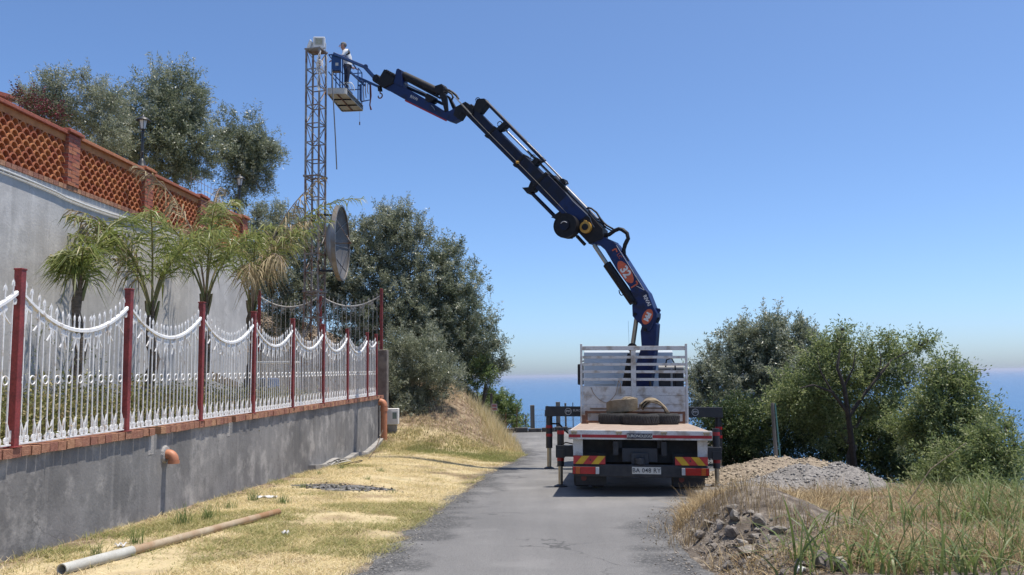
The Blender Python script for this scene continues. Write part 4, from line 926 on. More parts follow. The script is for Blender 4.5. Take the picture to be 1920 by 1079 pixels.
btext('LC', .13, Z2, 275, 193, 275 + 20, 193 + 31, LBm, M_orange)
btext('RIVAI', .125, Z2, 583, 688, 583 + 14, 688 + 28, LBm, M_letter, bold=.003)
for pl in ([(250, 148), (235, 108), (195, 133)], [(405, 545), (480, 500), (462, 468)]):
    for (x1, y1), (x2, y2) in zip(pl, pl[1:]): MB().bar(Z2(x1, y1, fo), Z2(x2, y2, fo), .035, .006, CN).build('bracket_mark', M_orange, LBm)
for pl in ([(465, 525), (552, 572)], [(240, 70), (552, 570)]): MB().bar(Z2(*pl[0], .182), Z2(*pl[1], .182), .012, .006, CN).build('white_line', M_letter, LBm)
# outer telescopic boom
def AB(a, b): return ((a + b) / 1.41421, (a - b) / 1.41421)
def sect(name, m_, a0, a1, b0, b1, th, off=0): return bp_(name, m_, Z6, [AB(a0, b0), AB(a1, b0), AB(a1, b1), AB(a0, b1)], th, off, bevel=.012)
sect('boom_section', M_dkblue, 800, 1315, -66, 56, .36); sect('boom_section', M_dkblue, 610, 812, -60, 36, .31); sect('boom_section', M_dkblue, 335, 622, -57, 27, .26); sect('boom_section', M_dkblue, 118, 345, -54, 22, .215)
for a, b0, b1, th in ((806, -72, 60, .40), (614, -66, 40, .35), (338, -63, 31, .30), (122, -58, 26, .26)): sect('boom_collar', M_crblk, a - 9, a + 12, b0, b1, th)
sect('boom_side_plate', M_blue, 1010, 1230, -60, 52, .012, .19)
M_silver = mat('cylinder_silver', (.26, .26, .27), .38, metal=.7, col2=(.2, .2, .21), scale=6)
bt('telescope_cylinder', M_silver, Z6, [AB(848, 72), AB(1325, 66)], .066, 0)
bt('telescope_cylinder', M_dkblue, Z6, [AB(163, 104), AB(730, 100)], .05, .05); bt('telescope_rod', M_silver, Z6, [AB(725, 99), AB(935, 96)], .026, .05); bt('telescope_rod', M_silver, Z6, [AB(560, 108), AB(700, 108)], .016, .08)
bt('telescope_rod', M_silver, Z6, [AB(350, 60), AB(860, 62)], .026, -.03); bt('telescope_rod', M_crblk, Z6, [AB(600, 70), AB(980, 72)], .018, .08)
for pl in ([(260, 245), (275, 218), (318, 180), (338, 200), (300, 235)], [(478, 492), (500, 450), (535, 420), (560, 440), (520, 480)], [(600, 588), (622, 548), (650, 540), (664, 565), (635, 590)], [(108, 100), (138, 28), (186, 26), (206, 58), (155, 122)], [(690, 560), (722, 566), (732, 590), (712, 598)]):
    bp_('cylinder_bracket', M_crblk, Z6, pl, .24)
for x, y in ((288, 196), (512, 420), (140, 35)): 
    c = Z6(x, y, .1); MB().tube([c + bd * .07 * math.cos(a) + Vector((0, 0, .07 * math.sin(a))) for a in np.linspace(0, 6.0, 10)], .012, 5).build('hose', M_crblk, tk)
lbk = bp_('lower_bracket', M_crblk, Z6, [(440, 625), (482, 622), (500, 578), (540, 600), (520, 645), (474, 664)], .24)
bt('lower_cylinder', M_dkblue, Z6, [(490, 652), (668, 832)], .052, 0); bp_('lower_clevis', M_crblk, Z6, [(635, 825), (690, 785), (730, 800), (690, 845), (668, 838)], .24)
bp_('knuckle_block', M_crblk, Z6, [(828, 930), (900, 1006), (990, 968), (988, 905), (900, 805), (800, 870)], .40); bt('lock_cylinder', M_crblk, Z6, [(808, 950), (862, 1008)], .045, .1)
bp_('knuckle_arm', M_blue, Z6, [(890, 1003), (985, 955), (1062, 988), (1092, 1045), (1010, 1050), (960, 1008)], .34)
wd = disc('winch_drum', M_crblk, Z6, 765, 893, .315, .30, .33); disc('winch_hub', M_dkblue, Z6, 765, 893, .13, .06, .50, wd)
MB().lathe([(.29, -.012), (.325, -.012), (.325, .012), (.29, .012)], 28, frame(Z6(765, 893, .48), bd, (0, 0, 1)), True).build('drum_rim', M_crblk, wd, True)
MB().tube([Z6(765 - 24 * math.cos(a), 893 - 24 * math.sin(a), .535) for a in np.linspace(.5, 2.4, 8)], .010, 5).build('hub_mark', M_letter, wd)
yr = MB().lathe([(.085, -.05), (.155, -.05), (.155, .05), (.085, .05)], 28, frame(Z6(882, 897, .25), bd, (0, 0, 1)), True).build('winch_motor_ring', M_yel, tk, True)
bp_('ring_lug', M_yel, Z6, [(866, 868), (874, 848), (884, 850), (902, 875), (892, 885)], .08, .25, yr)
disc('winch_motor', M_crblk, Z6, 882, 897, .085, .16, .25, yr)
bt('winch_hose', M_crblk, Z6, [(715, 830), (690, 850), (678, 885), (690, 930), (720, 962), (765, 972), (800, 965), (812, 955)], .018, .3, n=6)
bt('winch_hose', M_crblk, Z6, [(712, 838), (684, 862), (686, 905), (706, 945), (740, 966), (790, 970)], .014, .22, n=6)
bt('wire_rope', mat('wire_rope', (.20, .19, .16), .6), Z6, [(772, 822), (560, 600), (424, 462), (220, 255), (40, 68), (0, 28), (-26, -10)], .0065, .24, n=5)
bt('rope_guide', M_yel, Z6, [(415, 460), (432, 462)], .035, .24)
for pts, r in (([(868, 765), (878, 757), (900, 762), (935, 790), (960, 830), (985, 860), (1010, 880), (1045, 900), (1048, 925), (1020, 945), (985, 955)], .026), ([(880, 778), (905, 810), (930, 835), (955, 832), (980, 860), (985, 890)], .02), ([(925, 838), (960, 858), (1000, 892), (1040, 915)], .02), ([(985, 945), (1020, 938), (1055, 912), (1085, 900), (1110, 905), (1140, 930), (1148, 965), (1128, 1005), (1118, 1040), (1120, 1070)], .052), ([(1035, 925), (1060, 905), (1095, 905), (1125, 925)], .03)):
    bt('hose', M_crblk, Z6, pts, r, .05, n=8)
bt('hose', M_crblk, Z2, [(345, 0), (318, 60), (305, 110), (312, 165), (360, 240)], [.05, .055, .04, .03, .018], .05, n=8)
bt('hose', M_crblk, Z2, [(688, 870), (660, 940), (650, 985), (665, 1020), (650, 1070), (640, 1140)], .035, .05, n=8)
bt('hose', M_silver, Z6, [(740, 660), (790, 720), (870, 795), (905, 830), (918, 870), (935, 895)], .012, .2, n=5)
# jib
Jb = bp_('jib_boom', M_blue, Z5, [(230, 400), (300, 452), (345, 480), (560, 600), (1090, 862), (1160, 885), (1232, 848), (1290, 745), (1215, 690), (1120, 745), (1040, 735), (830, 602), (570, 452), (440, 360), (320, 310)], .24, bevel=.012)
bp_('jib_head', M_crblk, Z5, [(212, 402), (312, 228), (345, 235), (452, 300), (420, 400), (380, 420), (300, 462)], .34); 
for k in range(4): bp_('head_sheave', M_crblk, Z5, [(330 + 28 * k, 245 + 15 * k), (352 + 28 * k, 232 + 15 * k), (362 + 28 * k, 262 + 15 * k), (342 + 28 * k, 275 + 15 * k)], .40)
bp_('jib_bracket', M_blue, Z5, [(455, 250), (462, 222), (485, 212), (522, 235), (548, 450), (425, 395)], .30, bevel=.01)
bt('jib_cylinder', M_crblk, Z5, [(525, 285), (960, 492)], .125, 0); bt('jib_cylinder_sheath', M_silver, Z5, [(540, 268), (600, 292)], .06, -.02)
bp_('cylinder_block', M_crblk, Z5, [(940, 432), (1025, 405), (1052, 440), (1045, 505), (965, 525)], .26)
bt('jib_rod', M_crblk, Z5, [(555, 345), (1000, 580)], .03, .08); bt('jib_rod', M_silver, Z5, [(560, 395), (830, 530)], .02, .1); bt('jib_rod', M_dkblue, Z5, [(560, 430), (1010, 640)], .045, -.04)
bp_('jib_saddle', M_crblk, Z5, [(820, 560), (850, 525), (920, 560), (905, 625), (860, 640), (825, 610)], .28)
bp_('link_arm', M_crblk, Z5, [(1000, 545), (1050, 500), (1085, 560), (1100, 740), (1070, 760), (1040, 640)], .10, .1); bp_('link_arm', M_crblk, Z5, [(1050, 520), (1085, 545), (1180, 715), (1150, 745), (1120, 690)], .10, -.1)
bt('hose', M_crblk, Z5, [(1055, 505), (1100, 500), (1150, 530), (1165, 570), (1150, 600), (1130, 605)], .028, .1, n=7); bt('hose', M_crblk, Z5, [(1060, 470), (1110, 480), (1160, 510), (1200, 545), (1225, 590)], .035, .06, n=7)
bt('hose', M_silver, Z5, [(905, 680), (930, 705), (950, 740)], .012, .16, n=5); bt('wire_rope', M_silver, Z5, [(1225, 590), (1300, 670), (1420, 800)], .012, .2, n=5)
bp_('jib_knuckle', M_crblk, Z5, [(1205, 700), (1330, 632), (1345, 640), (1420, 700), (1430, 790), (1330, 800), (1290, 760), (1235, 845), (1180, 800)], .30)
btext('RIVAI', .125, Z5, 678, 582, 678 + 20, 582 + 9, Jb, M_letter, off=.127)
MB().bar(Z5(560, 608, .1), Z5(1085, 866, .1), .05, .012, CN).build('red_stripe', M_strip, Jb)
hk = bp_('hook_block', M_crblk, Z5, [(198, 420), (232, 420), (240, 480), (205, 485)], .1)
c = Z5(222, 540, 0); MB().tube([Z5(218, 480)] + [c + bd * (.075 * math.sin(a)) * -1 + Vector((0, 0, .075 * math.cos(a))) for a in np.linspace(.0, 5.0, 14)], [.02] * 14 + [.008], 8).build('hook', M_rust, hk, True)
# basket arms and basket
M_bblue = mat('basket_blue', (.014, .060, .19), .45, col2=(.010, .045, .15), scale=6)
def Q(x, y, Y): return atY(560 + x / 6.35, 50 + y / 6.35, Y)
MB().bar(Q(410, 322, 24.6), Q(795, 487, 25.0), .075, .085).build('basket_arm', M_bblue, tk, bevel=.01); MB().bar(Q(785, 480, 25.0), Q(925, 635, 25.12), .085, .10).build('basket_arm', M_bblue, tk, bevel=.01)
MB().tube([Q(798, 478, 24.94), Q(798, 478, 25.06)], .07, 14).build('arm_joint', M_bblue, tk)
MB().bar(Q(690, 598, 26.1), Q(965, 722, 25.2), .06, .075).build('basket_arm', M_bblue, tk); MB().bar(Q(560, 490, 25.3), Q(790, 705, 26.0), .05, .05).build('basket_arm', M_bblue, tk)
MB().prism([Q(x, y, 25.12) for x, y in ((900, 640), (925, 588), (955, 582), (995, 630), (985, 680), (945, 690), (910, 665))], CN * .22).build('arm_clamp', M_crblk, tk)
# tray
z0, z1 = 8.45, 8.63
cA, cD = atZ(612.5, 176, z0), atZ(649, 176, z0); cB, cC = atZ(641, 210.5, z0), atZ(682, 209, z0)
M_tray = mat('tray_aluminium', (.50, .49, .45), .55, col2=(.40, .38, .34), scale=5); M_under = mat('tray_underside', (.42, .41, .36), .7, col2=(.34, .33, .28), scale=4)
ctr = (cA + cB + cC + cD) / 4
def rounded(pts, r, n=5):
    out = []
    for i, p in enumerate(pts):
        a = (pts[i - 1] - p).normalized() * r; b = (pts[(i + 1) % len(pts)] - p).normalized() * r
        for k in range(n + 1):
            t = k / n; out.append(p + a * (1 - t) ** 2 + b * t ** 2)
    return out
poly = rounded([Vector((p.x, p.y, 0)) for p in (cA, cD, cC, cB)], .09)
n = len(poly); mb = MB(); vs = []
ins = [Vector((ctr.x, ctr.y, 0)) + (p - Vector((ctr.x, ctr.y, 0))) * .95 for p in poly]
for ring_, z in ((poly, z0), (poly, z1), (ins, z1), (ins, z0 + .05), (ins, z0)): vs += [(p.x, p.y, z) for p in ring_]
fs = []
for a, b in ((0, 1), (1, 2), (2, 3), (4, 0)):
    for i in range(n): fs.append((a * n + i, a * n + (i + 1) % n, b * n + (i + 1) % n, b * n + i))
fs.append(tuple(range(3 * n, 4 * n)))
mb.add(vs, fs); bk = mb.build('basket_tray', M_tray, tk)
def tl(u, v, z): p = (cA * (1 - u) + cD * u) * (1 - v) + (cB * (1 - u) + cC * u) * v; return Vector((p.x, p.y, z))
for iu in range(2):
    for iv in range(3):
        u0, u1, v0, v1 = .06 + .46 * iu, .48 + .46 * iu, .04 + .32 * iv, .32 + .32 * iv
        MB().add([tl(u0, v0, z0 + .03), tl(u1, v0, z0 + .03), tl(u1, v1, z0 + .03), tl(u0, v1, z0 + .03)], [(0, 1, 2, 3)]).build('floor_panel', M_under, bk)
for v in (.34, .66): MB().bar(tl(.03, v, z0 + .012), tl(.97, v, z0 + .012), .035, .03).build('floor_beam', M_crblk, bk)
MB().bar(tl(.5, .03, z0 + .014), tl(.5, .97, z0 + .014), .035, .03).build('floor_beam', M_rust, bk)
for k in range(18): MB().bar(tl(1.012, .08 + k * .05, z0 + .01), tl(1.012, .08 + k * .05, z1 - .01), .008, .008).build('side_rib', M_crblk, bk)
for z in (z0 + .05, z0 + .10, z0 + .145): MB().bar(tl(1.012, .06, z), tl(1.012, .95, z), .01, .008).build('side_rib', M_crblk, bk)
# rails
RZ = z1 + 1.05
def post(u, v, z=RZ, r=.018): return MB().tube([tl(u, v, z1 - .05), tl(u, v, z)], r, 8).build('basket_post', M_bblue, bk)
for u, v in ((.22, .05), (.62, .06), (.75, .06), (.95, .95), (.95, .72), (.06, .95), (.06, .5)): post(u, v, RZ if v < .9 else RZ - .02)
for z in (RZ, z1 + .52):
    MB().tube([tl(.05, .05, z), tl(.05, .95, z), tl(.5, .97, z), tl(.95, .95, z), tl(.97, .72, z)], .017, 8).build('basket_rail', M_bblue, bk)
MB().tube([tl(.05, .05, RZ), tl(.45, .02, RZ), tl(.85, .1, RZ), tl(1.0, .3, RZ - .06), tl(1.05, .5, RZ - .16)], .022, 8).build('basket_rail', M_bblue, bk, True)
MB().tube([tl(.22, .05, RZ - .55), tl(.95, .4, z1 + .05)], .018, 7).build('basket_rail', M_bblue, bk)
MB().box(tl(.46, .03, z1 + .78), (.27, .14, .50)).build('control_box', M_bblue, bk, bevel=.012)
MB().box(tl(.46, .03, z1 + .72) + Vector((.03, -.073, 0)), (.09, .006, .09)).build('box_label', M_tray, bk)
MB().box(tl(.46, .03, z1 + .51) + Vector((0, .02, 0)), (.24, .12, .02)).build('box_base', mat('box_brown', (.16, .11, .07), .7), bk)
c = tl(1.35, .8, z1 + .35); MB().tube([tl(1.0, .72, z1 + .62), tl(1.35, .74, z1 + .62), tl(1.45, .8, z1 + .55), tl(1.42, .85, z1 + .1), tl(1.0, .85, z1 + .05)], .022, 8).build('basket_rail', M_bblue, bk)
MB().box(tl(1.02, .8, z1 + .3), (.05, .25, .5)).build('side_plate', M_bblue, bk)
M_sling = mat('sling', (.32, .24, .17), .9); M_strap = mat('red_strap', (.12, .035, .03), .8)
for k in range(3): MB().tube([tl(1.18 + .1 * k, .76, z1 + .62), tl(1.16 + .1 * k, .76, z1 + .35), tl(1.2 + .1 * k, .76, z1 + .12 * k)], .014, 5).build('sling', M_sling, bk, True)
MB().tube([tl(1.47, .8, z1 + .6), tl(1.49, .8, z1 + .2), tl(1.44, .8, z1 - .1), tl(1.5, .8, z1 - .25)], [.02, .025, .02, .03], 6).build('strap', M_strap, bk, True)
MB().tube([tl(.97, .8, z0), tl(.97, .8, z0 - .45)], .005, 4).build('cord', M_sling, bk); MB().tube([tl(.97, .8, z0 - .45), tl(.97, .8, z0 - .55)], .018, 6).build('cord_weight', M_rust, bk)
for k in range(3): MB().tube([tl(.6 + .12 * k, .35, z1 + .05) + Vector((.16 * math.cos(a), 0, .05 + .28 * math.sin(a))) for a in np.linspace(0, 3.1, 9)], .012, 5).build('cable', M_whitepl, bk, True)
a_ = Q(400, 560, 24.55); b_ = atY(631.5, 318, 24.45)
t = thing('hanging_hose', b_, 'long grey hose hanging straight down from the lifted work basket', 'hose')
MB().tube([tl(.3, -.02, z1 + .55), Q(405, 720, 24.42), Q(420, 1000, 24.4), atY(629, 260, 24.4), b_], .018, 7).build('hose', mat('grey_hose', (.16, .16, .16), .6), t, True)
# ---- person
def person(base, yaw, label):
    t = thing('person', base, label, 'person', M=Matrix.Translation(Vector(base)) @ Matrix.Rotation(yaw, 4, 'Z') @ Matrix.Scale(1.05, 4))
    J = []; E_ = []
    def add(p, r, par=None):
        J.append((p, r if hasattr(r, '__len__') else (r, r)))
        if par is not None: E_.append((par, len(J) - 1))
        return len(J) - 1
    pel = add((0, 0, .96), (.125, .155)); w = add((.01, 0, 1.10), (.115, .15), pel); ch = add((-.02, 0, 1.30), (.125, .17), w); sh = add((-.05, 0, 1.43), (.09, .13), ch)
    nk = add((-.085, 0, 1.50), .056, sh); jw = add((-.135, 0, 1.56), (.068, .062), nk); sk = add((-.145, 0, 1.64), (.092, .076), jw); cr = add((-.125, 0, 1.705), (.062, .055), sk)
    for s in (-1, 1):
        hp = add((0, s * .09, .90), .098, pel); kn = add((-.03, s * .10, .50), .066, hp); ak = add((.0, s * .105, .10), .047, kn); he = add((.02, s * .105, .045), .042, ak); to = add((-.17, s * .12, .035), .036, he)
    # arm by the rail (camera side): hand on the rail behind; far arm reaches forward
    for pts in ([(-.045, .20, 1.41), (-.10, .27, 1.17), (.14, .30, 1.10), (.21, .30, 1.09)], [(-.045, -.20, 1.41), (-.17, -.25, 1.18), (-.36, -.16, 1.12), (-.43, -.15, 1.11)]):
        a = add(pts[0], .062, sh); b = add(pts[1], .046, a); c_ = add(pts[2], .031, b); d_ = add(pts[3], (.036, .02), c_)
        dv = (Vector(pts[3]) - Vector(pts[2])).normalized(); sd = dv.cross(Vector((0, 0, 1))).normalized()
        for q, (o_, l_) in enumerate(((-.03, .065), (-.01, .08), (.012, .085), (.033, .07))):
            p1 = Vector(pts[3]) + sd * o_ + dv * .03; p2 = p1 + dv * l_ * .5 + Vector((0, 0, -.008)); p3 = p2 + dv * l_ * .35 + Vector((0, 0, -.03))
            f1 = add(tuple(p1), .010, d_); f2 = add(tuple(p2), .009, f1); add(tuple(p3), .008, f2)
        th = add(tuple(Vector(pts[2]) + dv * .025 + sd * -.045 + Vector((0, 0, -.012))), .011, c_); add(tuple(Vector(pts[2]) + dv * .07 + sd * -.06 + Vector((0, 0, -.03))), .009, th)
    me = bpy.data.meshes.new('body'); me.from_pydata([p for p, r in J], E_, []); o = bpy.data.objects.new('tmp_body', me); COL.objects.link(o)
    sm = o.modifiers.new('skin', 'SKIN'); sm.use_smooth_shade = True
    for i, (p, r) in enumerate(J): me.skin_vertices[0].data[i].radius = r; me.skin_vertices[0].data[i].use_root = (i == 0)
    sb = o.modifiers.new('sub', 'SUBSURF'); sb.levels = 1; sb.render_levels = 1
    bpy.context.view_layer.update(); m2 = bpy.data.meshes.new_from_object(o.evaluated_get(bpy.context.evaluated_depsgraph_get())); bpy.data.objects.remove(o)
    for m_ in (mat('skin', (.42, .22, .15), .55), mat('white_shirt', (.74, .73, .71), .8, col2=(.66, .65, .64), scale=9, bump=.3, bscale=14), mat('navy_trousers', (.020, .028, .055), .85, bump=.3, bscale=12), mat('dark_shoes', (.03, .025, .022), .6)): m2.materials.append(m_)
    for p in m2.polygons:
        c_ = p.center; p.use_smooth = True
        arm = abs(c_.y) > .155 and c_.z > 1.0
        if c_.z < .085: p.material_index = 3
        elif arm: p.material_index = 1 if c_.z > 1.24 else 0
        elif c_.z < 1.02 and abs(c_.y) < .21 and c_.x > -.2: p.material_index = 2
        elif c_.z < 1.485 and c_.x > -.22: p.material_index = 1
        else: p.material_index = 0
    m2.name = 'body'; b = inst(m2, 'body', WM[t].copy(), t)
    # hair: short grey cap; ears, nose, eyes
    hm = mat('grey_hair', (.10, .095, .09), .8, col2=(.2, .19, .18), scale=60)
    mb = MB(); mb.lathe([(.001, .098), (.045, .088), (.075, .055), (.083, .015), (.078, -.02), (.07, -.03)], 18, Matrix.Translation((-.118, 0, 1.652)) @ Matrix.Rotation(.55, 4, 'Y') @ Matrix.Diagonal((1.12, .93, 1, 1)))
    mb.build('hair', hm, t, True, local=True)
    sm_ = m2.materials[0]
    MB().add([(-.225, 0, 1.655), (-.262, 0, 1.605), (-.222, .016, 1.60), (-.222, -.016, 1.60)], [(0, 1, 2), (0, 3, 1), (1, 3, 2), (0, 2, 3)]).build('nose', sm_, t, local=True)
    for s in (-1, 1):
        MB().lathe([(.0, -.008), (.02, -.008), (.024, 0), (.018, .008), (0, .006)], 10, Matrix.Translation((-.135, s * .074, 1.625)) @ Matrix.Rotation(math.pi / 2, 4, 'X') @ Matrix.Diagonal((1, 1.4, 1, 1))).build('ear', sm_, t, True, local=True)
        MB().lathe([(0, -.01), (.009, -.006), (.011, 0), (.009, .006), (0, .01)], 8, Matrix.Translation((-.220, s * .03, 1.645))).build('eye', M_ink, t, True, local=True)
    MB().box((-.216, 0, 1.567), (.012, .045, .008)).build('mouth', mat('lips', (.28, .10, .08), .6), t, local=True)
    MB().lathe([(.062, 0), (.07, .03), (.058, .035)], 14, Matrix.Translation((-.075, 0, 1.465)) @ Matrix.Rotation(-.35, 4, 'Y')).build('collar', m2.materials[1], t, True, local=True)
    mb = MB(); mb.lathe([(.13, 0), (.134, .018), (.13, .036)], 24, Matrix.Translation((.005, 0, 1.0)) @ Matrix.Diagonal((1, 1.22, 1, 1))); mb.build('belt', M_ink, t, True, local=True)
    return t
pb_ = tl(.66, .44, z0 + .055)
person(pb_, math.radians(12), 'person in white short sleeved shirt and navy trousers standing in the lifted basket looking down')
# ------------------------------------------------------------------ load on the deck
def onDeck(x, y, z=0): return TM @ Vector((x, y, DZ + z))
for x, y, z, lab in ((.12, 3.75, 0, 'worn black tyre lying flat at the front of the deck load'), (-.42, 4.25, 0, 'black tyre lying flat under the coiled canvas roll'), (.60, 4.3, 0, 'black tyre lying flat under the folded canvas')):
    t = thing('loose_tyre', onDeck(x, y), lab, 'tyre', 'loose tyres on the truck deck', M=TM @ Matrix.Translation((x, y, DZ)))
    MB().lathe([(.24, .05), (.27, .01), (.36, .0), (.385, .03), (.395, .12), (.385, .21), (.36, .24), (.27, .23), (.24, .19)], 40, None, True).build('tread', M_tyre, t, True, local=True)
    mb = MB()
    for k in range(40):
        a = k * math.pi / 20; mb.box((.394 * math.cos(a), .394 * math.sin(a), .12), (.018, .03, .17), None) if False else mb.box((0, 0, 0), (.014, .036, .16), Matrix.Rotation(a, 4, 'Z') @ Matrix.Translation((.393, 0, .12)) @ Matrix.Rotation(.35, 4, 'X'))
    mb.build('tread_blocks', M_tyre, t, local=True)
M_canvas = mat('canvas', (.28, .225, .15), .95, col2=(.18, .14, .09), scale=7, bump=.6, bscale=30)
t = thing('canvas_roll', onDeck(-.3, 4.3, .24), 'coiled brown canvas roll lying on a tyre on the truck deck', 'canvas', M=TM @ Matrix.Translation((-.28, 4.3, DZ + .255)) @ Matrix.Diagonal((1.08, 1, 1.45, 1)))
for k in range(4):
    pts = []
    for i in range(22):
        a = i / 21 * 2 * math.pi; r = .30 - .065 * k
        pts.append((r * math.cos(a) * 1.0 + .02 * math.sin(3 * a + k), r * .8 * math.sin(a), .11 + .05 * math.cos(a + .5) + .015 * math.sin(2 * a + k)))
    mb = MB(); vs = []; fs = []
    for p in pts:
        for dr, dz in ((-.022, -.115), (.022, -.115), (.026, .07), (-.02, .075)): q = Vector((p[0], p[1], 0)); q = q * (1 + dr / max(.05, q.length)); vs.append((q.x, q.y, p[2] + dz))
    for i in range(21):
        for j in range(4): fs.append((i * 4 + j, i * 4 + (j + 1) % 4, i * 4 + 4 + (j + 1) % 4, i * 4 + 4 + j))
    mb.add(vs, fs).build('canvas_coil', M_canvas, t, True, local=True)
t = thing('folded_canvas', onDeck(.5, 4.3, .24), 'folded brown canvas draped over a tyre on the truck deck', 'canvas', M=TM @ Matrix.Translation((.48, 4.3, DZ + .235)) @ Matrix.Diagonal((1.15, 1, 1.3, 1)))
for k in range(3):
    vs = []; fs = []; nu, nv = 14, 8
    for i in range(nu):
        for j in range(nv):
            u = -1 + 2 * i / (nu - 1); v = -1 + 2 * j / (nv - 1); vs.append((u * .27 - .03 * k, v * .30, .20 + .022 * k - .17 * abs(u + .15) ** 2.2 + .014 * math.sin(5 * u + 3 * v + k) + (.02 if abs(v) < .5 else 0)))
    for i in range(nu - 1):
        for j in range(nv - 1): a = i * nv + j; fs.append((a, a + 1, a + nv + 1, a + nv))
    o = MB().add(vs, fs).build('canvas_layer', M_canvas, t, True, local=True); so_ = o.modifiers.new('solid', 'SOLIDIFY'); so_.thickness = .018
t = thing('steel_trestle', onDeck(0, 4.85), 'rusty steel trestle lying across the deck against the headboard', 'trestle', M=TM @ Matrix.Translation((0, 4.8, DZ)))
for b_ in (((0, .0, .25), (2.28, .05, .05)), ((0, 0, .03), (2.28, .05, .05)), ((-1.11, 0, .14), (.06, .06, .28)), ((1.13, 0, .14), (.06, .06, .28)), ((-.2, 0, .14), (.05, .04, .17))): MB().box(*b_).build('bar', M_rust, t, local=True)
MB().box((-.45, .16, .33), (1.15, .16, .04)).build('plank', M_plank, t, local=True); MB().box((.4, .2, .35), (.6, .1, .04)).build('plank', M_plank, t, local=True)
t = thing('steel_clamp', onDeck(-1.15, 4.2), 'small rusty steel clamp standing on the deck corner by the headboard', 'clamp', M=TM @ Matrix.Translation((-1.12, 4.2, DZ)))
MB().box((0, 0, .015), (.16, .12, .03)).build('foot', M_rust, t, local=True); MB().box((-.02, 0, .11), (.09, .08, .17)).build('body', M_rust, t, local=True); MB().tube([(.03, 0, .05), (.09, 0, .05)], .02, 8).build('screw', M_rust, t, local=True)
t = thing('rope', onDeck(-.3, 5.05, 1.0), 'thin rope hanging in a loop from the truck headboard', 'rope', M=TM @ Matrix.Translation((-.35, 5.09, DZ + .98)))
pts = [(-.66, 0, -.02 - .13)] + [(-.66 + .64 * k / 12, -.015, -.15 - .36 * math.sin(math.pi * min(1, k / 12 * .82 + .02)) ** .8 + (.13 * max(0, k / 12 - .6) / .4)) for k in range(1, 12)] + [(.0, -.01, .02)]
MB().tube(pts, .008, 5).build('rope', M_sling, t, True, local=True); MB().tube([(0, -.01, .02), (.04, -.02, -.08), (.035, -.02, -.28)], .009, 5).build('rope_end', M_sling, t, True, local=True)
